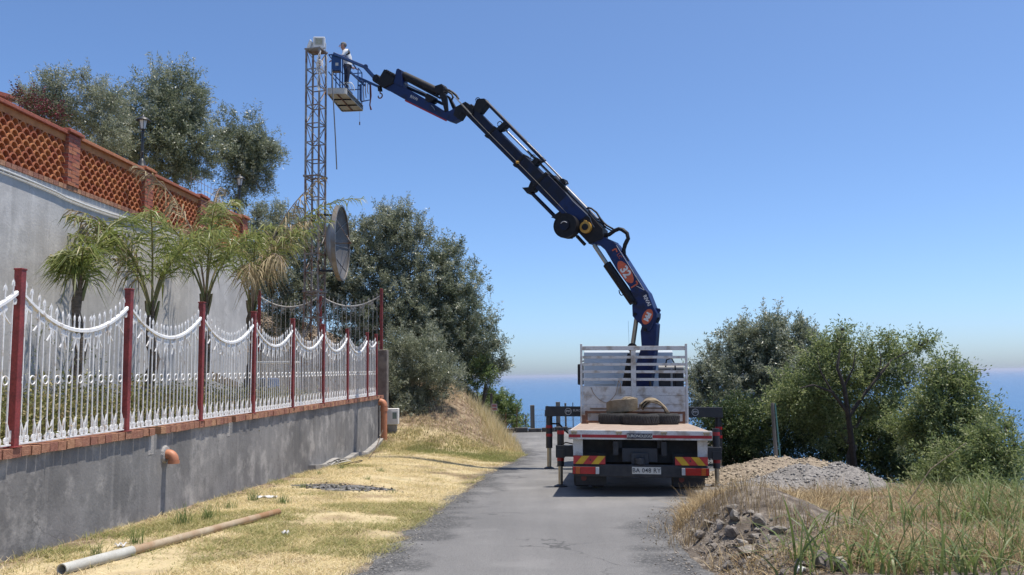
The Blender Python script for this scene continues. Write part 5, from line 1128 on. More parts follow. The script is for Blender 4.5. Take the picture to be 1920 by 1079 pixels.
# ------------------------------------------------------------------ trees
M_bark = mat('olive_bark', (.13, .11, .09), .95, col2=(.065, .055, .045), scale=9, bump=.8, bscale=20)
M_olive = leafmat('olive_leaf', [(.145, .165, .095), (.22, .245, .155), (.32, .345, .24), (.50, .52, .42)], .40, .36, .6)
M_olived = leafmat('dark_olive_leaf', [(.115, .14, .075), (.18, .21, .12), (.275, .30, .195), (.46, .485, .385)], .38, .36, .6)
M_almond = leafmat('almond_leaf', [(.125, .165, .058), (.195, .245, .085), (.285, .335, .135), (.42, .44, .24)], .48, .42)
M_green = leafmat('shrub_leaf', [(.09, .14, .042), (.14, .205, .065), (.21, .275, .10), (.33, .36, .16)], .42, .42)
M_hedge = leafmat('hedge_leaf', [(.03, .055, .018), (.055, .092, .03), (.10, .145, .048), (.19, .21, .08)], .3, .5)
def tree(name, Y, base, lobes, nclump, nleaf, ll, lw, lm, label, cat='tree', group=None, cr=.16, trunk=True, tr=.14, fill=.55, up=.35, sx=1.0, shoots=.4):
    """lobes: (px, py, radius px, depth offset) on the photo; crown = leaf clumps through those volumes, limbs from the trunk base"""
    Ls = []
    for px, py, rp_, dy in lobes: c = atY(px, py, Y + dy); Ls.append((np.array(c), rp_ * (Y + dy) / F))
    b = Vector(base); t = thing(name, b, label, cat, group)
    tot = sum(r ** 2.2 for _, r in Ls); C = []; O = []; cv = []
    for c, r in Ls:
        k = max(6, int(nclump * r ** 2.2 / tot)); d = unit(rng.normal(size=(k, 3))); rad = r * np.clip(rng.random(k) ** fill * 1.0, .0, 1) * (.88 + .24 * rng.random(k))
        rough = 1 + .20 * np.sin(d[:, 0] * 6 + c[0] * 3) * np.sin(d[:, 2] * 7 + c[1]) + .14 * np.sin(d[:, 1] * 9 + c[2]) + .10 * np.sin(d[:, 0] * 13 + d[:, 2] * 11)
        C.append(c + d * (rad * rough)[:, None] * np.array([1, sx, 1])); O.append(d); cv.append(np.clip(rng.normal(.42, .17, k), .05, .95))
    C = np.concatenate(C); O = np.concatenate(O); cv = np.concatenate(cv)
    ll, lw = ll * .86, lw * .80
    V, v = leaves(C, nleaf, cr * 1.1, ll, lw, cv, O, up, .75)
    ns = int(nclump * shoots); pw_ = np.array([r ** 2 for _, r in Ls]); li = rng.choice(len(Ls), ns, p=pw_ / pw_.sum())
    cs = np.array([c for c, _ in Ls])[li]; rs = np.array([r for _, r in Ls])[li]; d = unit(rng.normal(size=(ns, 3)) + np.array([0, 0, .55])); L_ = (.18 + .30 * rng.random(ns)) * (.55 + .6 * rs)
    st = cs + d * (rs * .92)[:, None]; tt_ = np.linspace(0, 1, 6); C2 = (st[:, None, :] + d[:, None, :] * (L_[:, None] * tt_)[:, :, None] + np.array([0, 0, .12]) * (tt_ ** 2)[None, :, None]).reshape(-1, 3)
    V2, v2 = leaves(C2, 8, .045, ll * .95, lw * .95, np.repeat(np.clip(rng.normal(.6, .15, ns), .1, 1), 6), np.repeat(d, 6, 0), .4, .7)
    V = np.concatenate([V, V2]); v = np.concatenate([v, v2])
    npmesh('crown', V, quads(len(V) // 4), lm, v, t)
    mb = MB()
    if trunk:
        cen = Vector(np.mean([c for c, r in Ls], 0)); fork = b + (cen - b) * .35; fork.z = b.z + max(.5, (cen.z - b.z) * .35)
        mb.tube([b + Vector((0, 0, -.2)), b + (fork - b) * .3 + Vector((.07, .05, 0)), b + (fork - b) * .7 + Vector((-.05, .03, 0)), fork], [tr * 1.35, tr, tr * .9, tr * .8], 9)
        nodes_ = [(fork, .8)]; todo = sorted([(Vector(c), r) for c, r in Ls], key=lambda q: (q[0] - fork).length)
        for c, r in todo:
            p0, w0 = min(nodes_, key=lambda q: (q[0] - c).length + (.0 if q[1] < .8 or len(nodes_) < 3 else .35)); d_ = c - p0
            m_ = p0 + d_ * .5 + Vector(rng.normal(size=3) * .10 * d_.length) + Vector((0, 0, .08 * d_.length)); w1 = max(.16, w0 * .55)
            mb.tube([p0, p0 + d_ * .22 + Vector(rng.normal(size=3) * .05), m_, c], [tr * w0 * .75, tr * w0 * .6, tr * w0 * .45, tr * w1 * .5], 7)
            nodes_ += [(m_, w0 * .7), (c, w1)]
            for q in range(5):
                e = c + Vector(unit(rng.normal(size=3))) * r * .85; mb.tube([m_ + (c - m_) * .6, (c + e) / 2 + Vector((0, 0, .08)), e], [tr * .2, tr * .12, tr * .03], 5)
    else:
        for q in range(14):
            c, r = Ls[rng.integers(0, len(Ls))]; e = Vector(c) + Vector(unit(rng.normal(size=3))) * r * .8; mb.tube([b, (b + e) / 2 + Vector((0, 0, .15)), e], [tr * .5, tr * .3, tr * .06], 5)
    mb.build('trunk', M_bark, t, True)
    return t
g = 'olive trees on the terrace'
tree('olive_tree', 24, (atY(310, 330, 24).x, 24, 3.1), [(310, 195, 66, 0), (300, 265, 72, -.4), (355, 225, 56, .2), (375, 285, 48, 0), (245, 215, 40, .2), (240, 285, 52, 0), (340, 160, 30, 0), (330, 315, 50, 0), (205, 250, 34, .2)], 620, 120, .105, .027, M_olived, 'large dense olive tree on the terrace behind the lantern', group=g)
tree('olive_tree', 25.5, (atY(455, 400, 25.5).x, 25.5, 2.4), [(465, 265, 46, 0), (445, 305, 42, 0), (490, 300, 36, .2), (470, 340, 34, 0), (425, 260, 24, 0), (440, 375, 20, -.2), (505, 280, 16, 0)], 330, 105, .105, .026, M_olived, 'rounded olive tree beyond the end pillar of the balustrade', group=g, tr=.1)
tree('olive_tree', 21.5, (atY(120, 330, 21.5).x, 21.5, 3.1), [(95, 190, 46, 0), (60, 195, 28, 0), (140, 225, 44, .3), (185, 205, 38, 0), (110, 160, 24, 0), (170, 170, 22, 0), (200, 255, 46, 0), (152, 145, 9, 0), (215, 190, 18, 0)], 250, 95, .095, .024, M_olive, 'thin airy olive with wispy top shoots on the terrace', group=g, tr=.06, fill=.7)
tree('bougainvillea', 20.5, (atY(75, 240, 20.5).x, 20.5, 3.1), [(70, 205, 18, 0), (100, 220, 16, 0), (45, 190, 12, 0)], 40, 70, .06, .04, leafmat('bract', [(.05, .06, .025), (.07, .08, .03), (.16, .03, .05), (.22, .03, .06)], .2, .6), 'dark shrub with small red flowers leaning over the balustrade coping', 'shrub', trunk=False, tr=.05)
g = 'olive trees on the bank'
def hb_(px, Y): x = ray(px, 700).x * Y; return (x, Y, gz(x, Y))
tree('olive_tree', 31.5, hb_(560, 31.5), [(510, 440, 48, 0), (475, 470, 42, 0), (545, 470, 56, 0), (500, 540, 60, 0), (575, 540, 60, 0), (540, 610, 60, 0), (480, 410, 26, 0), (525, 405, 20, 0), (600, 450, 40, .3)], 640, 105, .125, .034, M_olive, 'grey green olive tree behind the lattice tower legs', group=g, tr=.17)
tree('olive_tree', 32, hb_(700, 32), [(700, 470, 62, 0), (650, 450, 46, 0), (745, 440, 52, 0), (770, 500, 56, 0), (690, 560, 78, 0), (620, 540, 64, 0), (760, 590, 72, 0), (680, 650, 70, 0), (760, 405, 24, 0), (720, 420, 30, 0), (790, 440, 22, 0)], 1000, 115, .125, .034, M_olive, 'tallest wide olive tree on the bank behind the dish antenna', group=g, tr=.2)
tree('olive_tree', 33, hb_(830, 33), [(830, 500, 46, 0), (870, 545, 44, 0), (820, 570, 66, 0), (880, 610, 52, 0), (840, 650, 66, 0), (905, 655, 34, .2), (920, 690, 24, 0), (790, 640, 60, 0), (890, 690, 30, 0), (845, 470, 20, 0), (935, 650, 16, 0), (945, 680, 10, 0)], 820, 115, .12, .034, M_olived, 'dark olive tree leaning over the road end of the bank', group=g, tr=.19)
tree('olive_tree', 29.8, hb_(770, 29.8), [(770, 680, 50, 0), (745, 650, 34, 0), (810, 700, 36, 0), (755, 725, 42, -.2), (800, 655, 30, 0), (760, 755, 26, -.3), (795, 735, 28, -.1), (738, 715, 26, -.9), (760, 770, 22, -1.0), (820, 690, 30, -.9), (850, 705, 24, -.6), (835, 735, 18, -.6), (790, 765, 16, -.9)], 430, 105, .10, .027, M_olive, 'low bushy olive on the bank just beyond the meter box', group=g, tr=.08, trunk=False)
tree('leafy_shrub', 32.6, hb_(900, 32.6), [(905, 690, 20, 0), (880, 712, 20, 0), (918, 702, 13, 0), (870, 735, 16, 0)], 55, 80, .10, .04, M_green, 'bright green shoots hanging at the lower edge of the dark olive', 'shrub', tr=.05, trunk=False)
tree('leafy_shrub', 42, (ray(945, 800).x * 42, 42, float(hroad(42)) - .4), [(930, 775, 30, 0), (955, 785, 24, 0), (915, 755, 22, 0), (940, 755, 14, 0), (972, 795, 14, 0), (905, 785, 24, -.5)], 190, 90, .12, .055, M_green, 'green shrub beyond the road bend in front of the sea', 'shrub', trunk=False, tr=.06)
# right of the road
def rb_(px, py, Y, dz=0): x = ray(px, py).x * Y; return (x, Y, gz(x, Y) + dz)
tree('olive_tree', 25.5, rb_(1410, 800, 25.5), [(1440, 640, 44, 0), (1390, 670, 46, 0), (1345, 690, 36, 0), (1460, 680, 54, 0), (1420, 720, 60, 0), (1345, 740, 46, -.3), (1490, 650, 40, 0), (1310, 705, 22, 0), (1370, 640, 22, 0), (1455, 605, 18, 0), (1505, 700, 46, 0), (1320, 745, 28, 0), (1400, 625, 20, 0), (1505, 620, 16, 0), (1535, 690, 40, -.5), (1480, 725, 50, -.5)], 700, 115, .115, .034, M_olive, 'silvery olive tree to the right of the truck', group='trees beyond the gravel', tr=.14)
tree('hedge_bush', 22.2, rb_(1385, 850, 22.2), [(1385, 790, 36, 0), (1360, 820, 34, 0), (1410, 820, 36, 0), (1380, 850, 38, 0), (1345, 790, 24, 0)], 260, 110, .07, .035, M_hedge, 'dark clipped evergreen bush beside the truck outrigger', 'bush', trunk=False, tr=.08, fill=.4)
tree('almond_tree', 20.5, rb_(1592, 890, 20.5, -.1), [(1540, 680, 34, 0), (1585, 660, 28, .2), (1530, 735, 48, .2), (1600, 720, 46, 0), (1650, 700, 34, 0), (1690, 670, 26, 0), (1725, 650, 16, 0), (1575, 640, 12, 0), (1640, 650, 14, 0), (1665, 640, 8, 0), (1548, 650, 12, 0), (1700, 720, 32, 0), (1480, 760, 46, .6), (1560, 790, 48, .5), (1660, 760, 40, .2), (1740, 645, 8, 0), (1580, 622, 6, 0)], 540, 66, .095, .032, M_almond, 'almond tree with bare dark forks rising above the gravel heap', group='trees beyond the gravel', tr=.11, cr=.19, fill=.7)
tree('almond_tree', 18.0, rb_(1740, 880, 18.0, -.5), [(1790, 720, 32, 0), (1765, 705, 20, 0), (1815, 715, 14, 0), (1750, 760, 36, 0), (1800, 780, 40, 0), (1720, 810, 44, .3), (1780, 840, 50, 0), (1840, 790, 26, 0), (1825, 740, 10, 0)], 380, 68, .09, .032, M_almond, 'spreading almond tree between the taller almond and the sea', group='trees beyond the gravel', tr=.09, cr=.18, fill=.7)
tree('almond_tree', 15.8, rb_(1840, 930, 15.8, -.6), [(1850, 820, 26, 0), (1885, 810, 14, 0), (1850, 870, 44, 0), (1890, 880, 30, 0), (1810, 900, 50, 0), (1870, 930, 46, 0), (1905, 840, 10, 0), (1760, 910, 50, .4), (1900, 960, 46, -1.0), (1830, 955, 42, -1.0)], 420, 80, .085, .03, M_almond, 'low almond branches reaching out over the slope above the sea', group='trees beyond the gravel', tr=.08, cr=.17, fill=.7)
tree('undergrowth', 22.0, rb_(1560, 880, 22.0, -.3), [(1530, 760, 44, .3), (1590, 800, 44, .2), (1700, 820, 44, -.6), (1450, 830, 40, 0), (1500, 820, 46, 0), (1560, 850, 50, 0), (1620, 850, 56, 0), (1680, 870, 56, -.6), (1480, 790, 40, 0), (1640, 800, 40, 0), (1730, 900, 50, -1.5)], 700, 95, .075, .034, M_hedge, 'dark tangled undergrowth behind the gravel heap', 'bush', trunk=False, tr=.06)
# bare forks of the almond that show in front of its leaves
alm = [o for o in COL.objects if o.name.startswith('almond_tree') and o.type == 'EMPTY'][0]
M_dbark = mat('almond_bark', (.055, .045, .038), .95, col2=(.03, .025, .022), scale=12, bump=.6)
for pts, r0 in (([(1604, 900, 0), (1598, 840, -.3), (1590, 775, -.6), (1583, 725, -.7), (1570, 690, -.75), (1575, 655, -.6)], .085), ([(1590, 775, -.6), (1560, 735, -.75), (1525, 722, -.8), (1500, 728, -.8)], .045), ([(1592, 780, -.6), (1620, 740, -.6), (1648, 705, -.6), (1672, 675, -.5), (1705, 660, -.4)], .05), ([(1583, 725, -.7), (1600, 690, -.75), (1604, 655, -.7)], .03), ([(1560, 735, -.75), (1540, 700, -.8), (1532, 672, -.7)], .025), ([(1648, 705, -.6), (1652, 670, -.6), (1648, 648, -.5)], .022)):
    k = len(pts); MB().tube([atY(px, py, 20.45 + dy) for px, py, dy in pts], [r0 * (1 - .75 * i / (k - 1)) for i in range(k)], 7).build('limb', M_dbark, alm, True)
# ------------------------------------------------------------------ weeds in the yard behind the fence
n = 1150; Yw = 8.5 + 14 * rng.random(n) ** 1.1; sw = -FA - .35 - 2.0 * rng.random(n); xw = sw + K * Yw
hgt = .16 + .62 * rng.random(n) ** 1.3 * np.interp(Yw, [8, 16, 22], [1.15, .9, .5])
C = np.concatenate([np.stack([xw + .1 * rng.normal(size=n), Yw + .1 * rng.normal(size=n), -.85 + hgt * f], 1) for f in (.15, .45, .75, 1.0)])
V, v = leaves(C, 22, .13, .065, .022, np.clip(rng.normal(.45, .25, len(C)), 0, 1), None, .6, .8)
o = npmesh('yard_weeds', V, quads(len(V) // 4), leafmat('weed_leaf', [(.10, .12, .03), (.17, .18, .055), (.27, .25, .10), (.42, .35, .19)], .35, .6), v); tag(o, 'dense green and straw weeds growing behind the white fence', 'weeds', kind='stuff')
# slender wild stems against the wall behind the first panels
t = thing('tall_weed', (wx(7.5, 12.2), 12.2, -.85), 'tall thin leafy weed behind the first fence panel', 'weed')
for k in range(3):
    x0, y0 = wx(7.4 - .15 * k, 11.9 + .35 * k), 11.9 + .35 * k; pts = [(x0 + .05 * math.sin(i * .8 + k), y0 + .03 * i, -.85 + (1.9 - .3 * k) * i / 9) for i in range(10)]
    MB().tube(pts, [.008 - .0006 * i for i in range(10)], 5).build('stem', M_rach, t)
    V, v = leaves(np.array(pts), 16, .14, .06, .02, np.full(10, .35), None, .4, .8); npmesh('leaves', V, quads(len(V) // 4), M_olived, v, t)
# ------------------------------------------------------------------ grasses
M_dry = leafmat('dry_grass', [(.20, .17, .075), (.36, .29, .14), (.47, .385, .20), (.56, .48, .29)], .25, .8, .2)
M_turf = leafmat('turf_grass', [(.20, .225, .075), (.40, .355, .155), (.68, .56, .32), (.80, .70, .46)], .3, .8, .2)
def scatter(n, Y0, Y1, xl, xr, pw=1.6):
    Y = Y0 + (Y1 - Y0) * rng.random(n) ** pw; a = xl(Y); b = xr(Y); return a + (b - a) * rng.random(n), Y
x, Y = scatter(270000, 7.2, 27.5, lambda Y: -FA + .02 + K * Y, lambda Y: roadL(Y) + .12, 1.35)
edge = roadL(Y) - x + .45 * (fbm(Y * 1.0, x * .6, 1.0, 2) - .45); pt = fbm(x, Y, 1.7, 21); fine_ = fbm(x, Y, .35, 33)
burn = ((x - gpx(645, 914).x) / 1.0) ** 2 + ((Y - gpx(645, 914).y) / .62) ** 2
trk = np.exp(-((Y - 18.2 - .35 * np.sin(x)) / .30) ** 2) * (x > -3.2) + np.exp(-((Y - 20.9 + .2 * x) / .28) ** 2) * (x > -3.0)
bare = fbm(x, Y, 1.25, 88)
keep = (edge > .10) & (rng.random(len(x)) < np.clip(.35 + 1.3 * (fine_ - .2), .2, 1) * np.clip(1.3 - 5.5 * np.maximum(0, bare - .47), .05, 1) * (1 - .75 * np.exp(-((x - K * Y + FA) / .33) ** 2))) & (burn > 1 + .5 * rng.random(len(x))) & (rng.random(len(x)) > .85 * trk) & (rng.random(len(x)) < np.clip((edge + .25) * 1.6, 0, 1))
x, Y, pt = x[keep], Y[keep], pt[keep]; n = len(x)
wd_ = np.exp(-((x - K * Y + FA) / .5) ** 2)
greenness = ss((pt - .50) / .16) * .75 + .5 * ss((Y - 22.5) / 2.5) + .35 * wd_
v = np.clip(.70 - .62 * greenness + rng.normal(size=n) * .20, 0, 1)
H = (.016 + .026 * rng.random(n)) * (1 + .5 * ss((pt - .5) / .15) + 1.3 * ss((Y - 22) / 3) + .9 * wd_)
V, Fq, vv = blades(np.stack([x, Y, ground(x, Y) - .004], 1), H, .006 + .008 * rng.random(n), 3.6, v, 1)
o = npmesh('verge_grass', V, Fq, M_turf, vv); tag(o, 'short straw coloured grass covering the verge between wall and road', 'grass', kind='stuff')
# scattered coarse stalks and green weeds over the verge
n = 9000; Y = 7.4 + 19.5 * rng.random(n) ** 1.2; x = -FA + K * Y + .08 + rng.random(n) ** 1.9 * (roadL(Y) - .25 + FA - K * Y); kk = fbm(x, Y, .55, 93); ok = kk > .47; x, Y = x[ok], Y[ok]; n = len(x)
V, Fq, vv = blades(np.stack([x, Y, ground(x, Y) - .005], 1), .04 + .11 * rng.random(n) ** 2, .004 + .005 * rng.random(n), 1.1, np.clip(rng.normal(.35, .3, n), 0, 1), 3, .3)
o = npmesh('verge_stalks', V, Fq, M_turf, vv); tag(o, 'coarse stalks and small green weeds scattered over the straw verge', 'weeds', kind='stuff')
# tall dry grass on the bank
x, Y = scatter(60000, 25.0, 41, lambda Y: np.full_like(Y, -5.5), lambda Y: roadL(Y) - .10, 1.0)
k = fbm(x, Y, 1.3, 41); d_e = roadL(Y) - x; keep = (rng.random(len(x)) < np.clip((.10 + 1.7 * (k - .32)) * (1 - .8 * ss((d_e - 1.3) / .9) * ss((Y - 27.6) / 1.5)) + .75 * np.exp(-((d_e - .7) / .8) ** 2) * ss((Y - 27) / 3), 0.06, 1)); x, Y, d_e, k = x[keep], Y[keep], d_e[keep], k[keep]; n = len(x)
tall = .10 + .48 * np.exp(-((d_e - .8) / .75) ** 2) * ss((Y - 28) / 3) + .22 * ss((k - .5) / .1) * ss((Y - 28) / 3)
v = np.clip(.66 - .45 * ss((29.0 - Y) / 2.5) * ss((k - .35) / .2) + rng.normal(size=n) * .18, 0, 1)
V, Fq, vv = blades(np.stack([x, Y, ground(x, Y) - .01], 1), tall * (.5 + .9 * rng.random(n)), .010 + .010 * rng.random(n), .55, v, 2, .2)
o = npmesh('bank_grass', V, Fq, M_turf, vv); tag(o, 'tall dry golden grass on the bank below the olives', 'grass', kind='stuff')
# brush right of the road: dry stalks, then green reeds
x, Y = scatter(85000, 7.2, 15.2, lambda Y: roadR(Y) + .15, lambda Y: np.full_like(Y, 8.2), 1.0)
rub = 1.3 * np.exp(-(((x - 2.65) / .92) ** 2 + ((Y - 9.75) / 1.5) ** 2) ** 1.7); k = fbm(x, Y, .8, 55)
grn = ss((x - 3.9 - .25 * (Y - 8)) / 1.8 + (k - .5) * 2.6)
keep = (rng.random(len(x)) < np.clip((1.1 - 1.3 * rub) * (k + .15), 0, 1)) & (((x - 5.4) / 1.35) ** 2 + ((Y - 16.6) / 2.2) ** 2 > 1); x, Y, grn, k = x[keep], Y[keep], grn[keep], k[keep]; n = len(x)
isg = rng.random(n) < grn * .22
P = np.stack([x, Y, ground(x, Y) - .01], 1)
V, Fq, vv = blades(P[~isg], (.05 + .20 * rng.random((~isg).sum()) ** 2) * (.6 + .9 * ss((k[~isg] - .45) / .2)), .005 + .007 * rng.random((~isg).sum()), 2.0, np.clip(rng.normal(.5, .22, (~isg).sum()), 0, 1), 2, .3)
M_brush = leafmat('brown_brush', [(.18, .125, .07), (.33, .24, .135), (.47, .36, .20), (.62, .52, .34)], .25, .85, .2)
o = npmesh('dry_brush', V, Fq, M_brush, vv); tag(o, 'dry brown stalks and straw along the right edge of the road', 'dry grass', kind='stuff')
M_reed = leafmat('reed_leaf', [(.08, .12, .035), (.14, .19, .055), (.21, .26, .085), (.36, .37, .18)], .4, .45)
m_ = isg.sum(); V, Fq, vv = blades(P[isg], (.08 + .42 * rng.random(m_) ** 2.4) * (.45 + 1.1 * ss((fbm(P[isg][:, 0], P[isg][:, 1], 1.1, 71) - .3) / .35)), .006 + .013 * rng.random(m_), 1.35, np.clip(rng.normal(.45, .22, m_), 0, 1), 4, .45)
o = npmesh('green_grass', V, Fq, M_reed, vv); tag(o, 'long green grass blades on the slope right of the road', 'grass', kind='stuff')
def clump(px, py, n, h, label, m_, lean=.8, wd=.012, cat='grass tuft', r=.12, seg=5, droop=.45, name='grass_tuft', vm=.45, group=None):
    c = gpx(px, py); t = thing(name, c, label, cat, group); P = np.array(c) + rng.normal(size=(n, 3)) * np.array([r, r, 0]); P[:, 2] = ground(P[:, 0], P[:, 1]) - .01
    V, Fq, vv = blades(P, h * (.45 + .65 * rng.random(n)), wd * (.6 + .8 * rng.random(n)), lean, np.clip(rng.normal(vm, .22, n), 0, 1), seg, droop); tag(npmesh('blades', V, Fq, m_, vv, t), kind='stuff'); return t
for k, (px, py, h, nn) in enumerate(((1500, 1040, .9, 10), (1545, 1062, .7, 22), (1590, 1000, .6, 22), (1650, 1072, .6, 34), (1760, 1050, .6, 36), (1840, 1075, .65, 40), (1700, 985, .5, 26), (1890, 1010, .6, 36), (1720, 1078, .5, 34), (1800, 985, .55, 30), (1860, 970, .55, 30))):
    clump(px, py, nn + 14, h, 'tall green reed clump arching over the right verge', M_reed, 1.25, .021, 'reeds', .20, droop=.62, name='reed_clump', group='reed clumps on the right verge')
for k, (px, py, h, nn) in enumerate(((1455, 905, .30, 90), (1400, 900, .26, 80), (1560, 925, .36, 90), (1600, 950, .36, 90), (1650, 1000, .34, 80), (1700, 1040, .3, 90), (1520, 1000, .3, 100), (1580, 1030, .3, 90), (1310, 940, .36, 120), (1350, 935, .32, 100), (1280, 985, .30, 120), (1420, 950, .42, 90), (1330, 975, .28, 110), (1290, 1020, .24, 110), (1470, 975, .34, 90), (1540, 945, .42, 80), (1380, 930, .3, 80))):
    clump(px, py, nn, h, 'bushy tuft of dry brown stalks beside the road edge and rubble', M_brush, .6, .007, 'dry tuft', .16, 3, .25, 'dry_tuft', .45, 'dry tufts at the right road edge')
t = thing('dry_stalk', gpx(1680, 1000), 'long pale dry cane slanting up above the reeds', 'cane'); a_ = gpx(1690, 960); MB().tube([a_, atY(1745, 880, a_.y + .1), atY(1812, 830, a_.y + .2)], [.009, .007, .004], 6).build('cane', M_plank, t)
for px, py, h, w_, lab in ((475, 940, .24, 60, 'green weed tuft at the foot of the grey wall beside the white litter'), (530, 945, .20, 70, 'bushy green weed tuft on the verge next to the white litter'), (570, 915, .16, 40, 'small green weed tuft beside the burnt patch'), (345, 985, .34, 50, 'straggly green weed with pale flowers at the foot of the wall'), (390, 975, .3, 50, 'thin grey green weed growing past the lying pipe'), (600, 890, .12, 40, 'small dark weed tuft at the wall footing'), (640, 880, .13, 40, 'low green weed tuft by the tangled cable'), (715, 885, .12, 40, 'small bright weed on the verge below the meter box'), (735, 925, .13, 26, 'thin dry weed standing alone on the straw verge'), (255, 1020, .3, 36, 'wispy grass stems against the grey wall near the pipe'), (430, 955, .22, 46, 'dark green weed tuft close to the wall short of the litter strip'), (690, 900, .12, 36, 'low yellow green weed beyond the burnt patch'), (180, 1045, .22, 40, 'straggling weed at the wall foot by the open end of the pipe')):
    clump(px, py, w_, h, lab, M_green, .7, .008, 'weed', .05, 4, .3, 'weed_tuft', .5)
# fallen leaves and twigs below the olives
x, Y = scatter(3600, 26.5, 33, lambda Y: np.full_like(Y, -4.6), lambda Y: roadL(Y) - .6, 1.0); P = np.stack([x, Y, ground(x, Y) + .012], 1)
V, v = leaves(P, 1, .015, .05, .022, np.clip(rng.normal(.4, .3, len(P)), 0, 1)); o = npmesh('leaf_litter', V, quads(len(V) // 4), leafmat('litter', [(.14, .09, .06), (.24, .16, .11), (.34, .25, .18), (.42, .33, .25)], 0, .9), v); tag(o, 'brown fallen leaves on the bank under the olives', 'leaf litter', kind='stuff')
# ------------------------------------------------------------------ stones
def rock(seed, flat=.75):
    import bmesh
    bm = bmesh.new(); bmesh.ops.create_icosphere(bm, subdivisions=2, radius=.5); r_ = random.Random(seed)
    pl = [(Vector((r_.gauss(0, 1), r_.gauss(0, 1), r_.gauss(0, 1))).normalized(), r_.uniform(.17, .36)) for _ in range(13)]
    for v in bm.verts:
        for nrm, dd in pl:
            q = v.co.dot(nrm)
            if q > dd: v.co -= nrm * (q - dd)
        v.co += Vector((r_.gauss(0, .012), r_.gauss(0, .012), r_.gauss(0, .012))); v.co.z *= flat
    me = bpy.data.meshes.new('rock'); bm.to_mesh(me); bm.free(); me.materials.append(M_rock); return me
M_rock = mat('rubble_stone', (.30, .27, .235), .95, col2=(.12, .105, .09), scale=11, detail=8, bump=.6, bscale=35, objrand=.3, fine=.15)
RK = [rock(i) for i in range(8)]
def place_rock(px, py, s, k, lab, grp):
    c = gpx(px, py); M_ = Matrix.Translation(c + Vector((0, 0, s * .17))) @ Euler((random.uniform(-.5, .5), random.uniform(-.5, .5), random.uniform(0, 6))).to_matrix().to_4x4() @ Matrix.Diagonal((s * random.uniform(.8, 1.3), s, s * random.uniform(.7, 1.1), 1))
    o = inst(RK[k % 8], 'rock', M_); tag(o, lab, 'rock', grp)
for k, (px, py, s) in enumerate(((1352, 990, .20), (1380, 975, .26), (1420, 985, .24), (1375, 1005, .22), (1400, 1040, .24), (1428, 1035, .20), (1395, 1060, .18), (1365, 1070, .2), (1440, 1015, .16), (1315, 1010, .18), (1340, 1030, .13), (1455, 1000, .2), (1330, 985, .15), (1415, 1010, .15), (1365, 1030, .13), (1545, 1065, .3), (1500, 1065, .18), (1580, 1072, .24), (1300, 1000, .12), (1370, 960, .18), (1410, 1020, .12), (1390, 1022, .16), (1440, 1050, .12))):
    place_rock(px, py, s, k, 'jagged grey rock lying on the rubble mound at the right road edge', 'rocks on the rubble mound')
for k in range(70):
    px = random.gauss(1370, 70); py = random.gauss(1025, 32); place_rock(px, min(1078, max(965, py)), random.uniform(.03, .11), k, 'fist sized stone scattered over the rubble mound', 'small stones on the rubble mound')
# crumbs along the road edges
def pebbles(name, x, Y, s0, s1, m_, lab, cat, z=None, parent=None):
    n = len(x); z = ground(x, Y) if z is None else z; oc = np.array([(1, 0, 0), (-1, 0, 0), (0, 1, 0), (0, -1, 0), (0, 0, 1), (0, 0, -1)], float); of = np.array([(0, 2, 4), (2, 1, 4), (1, 3, 4), (3, 0, 4), (2, 0, 5), (1, 2, 5), (3, 1, 5), (0, 3, 5)])
    s = s0 + (s1 - s0) * rng.random(n) ** 3; V = oc[None] * (s[:, None, None] * (.6 + .8 * rng.random((n, 6, 1)))); a = rng.random(n) * 6.28; ca, sa = np.cos(a), np.sin(a); X_ = V[:, :, 0] * ca[:, None] - V[:, :, 1] * sa[:, None]; Y_ = V[:, :, 0] * sa[:, None] + V[:, :, 1] * ca[:, None]
    V = np.stack([X_ + x[:, None], Y_ + Y[:, None], V[:, :, 2] * .7 + (z + s * .2)[:, None]], -1).reshape(-1, 3); Fq = (np.arange(n)[:, None, None] * 6 + of[None]).reshape(-1, 3)
    o = npmesh(name, V, Fq, m_, np.repeat(np.clip(rng.normal(.5, .28, n), 0, 1), 6), parent); tag(o, lab, cat, kind='stuff'); return o
M_grav = leafmat('gravel_bits', [(.10, .095, .09), (.20, .19, .175), (.31, .29, .26), (.46, .43, .38)], 0, .95, .2)
Y = 7.5 + 32 * rng.random(5200) ** 1.4; x = roadL(Y) + rng.normal(size=5200) * .14 - .06; hz = np.maximum(ground(x, Y), np.where(x > roadL(Y) - .1, hroad(Y) + .014, -99))
pebbles('edge_gravel', x, Y, .004, .012, M_grav, 'loose dark gravel along the left edge of the asphalt', 'gravel', hz)
Y = 7.5 + 8 * rng.random(5200); x = roadR(Y) + rng.normal(size=5200) * .22 + .25; hz = np.maximum(ground(x, Y), np.where(x < roadR(Y), hroad(Y) + .014, -99))
pebbles('edge_debris', x, Y, .004, .016, leafmat('debris_bits', [(.07, .065, .06), (.16, .145, .125), (.32, .28, .23), (.50, .43, .36)], 0, .95, .2), 'loose stones and crumbs along the right edge of the asphalt', 'gravel', hz)
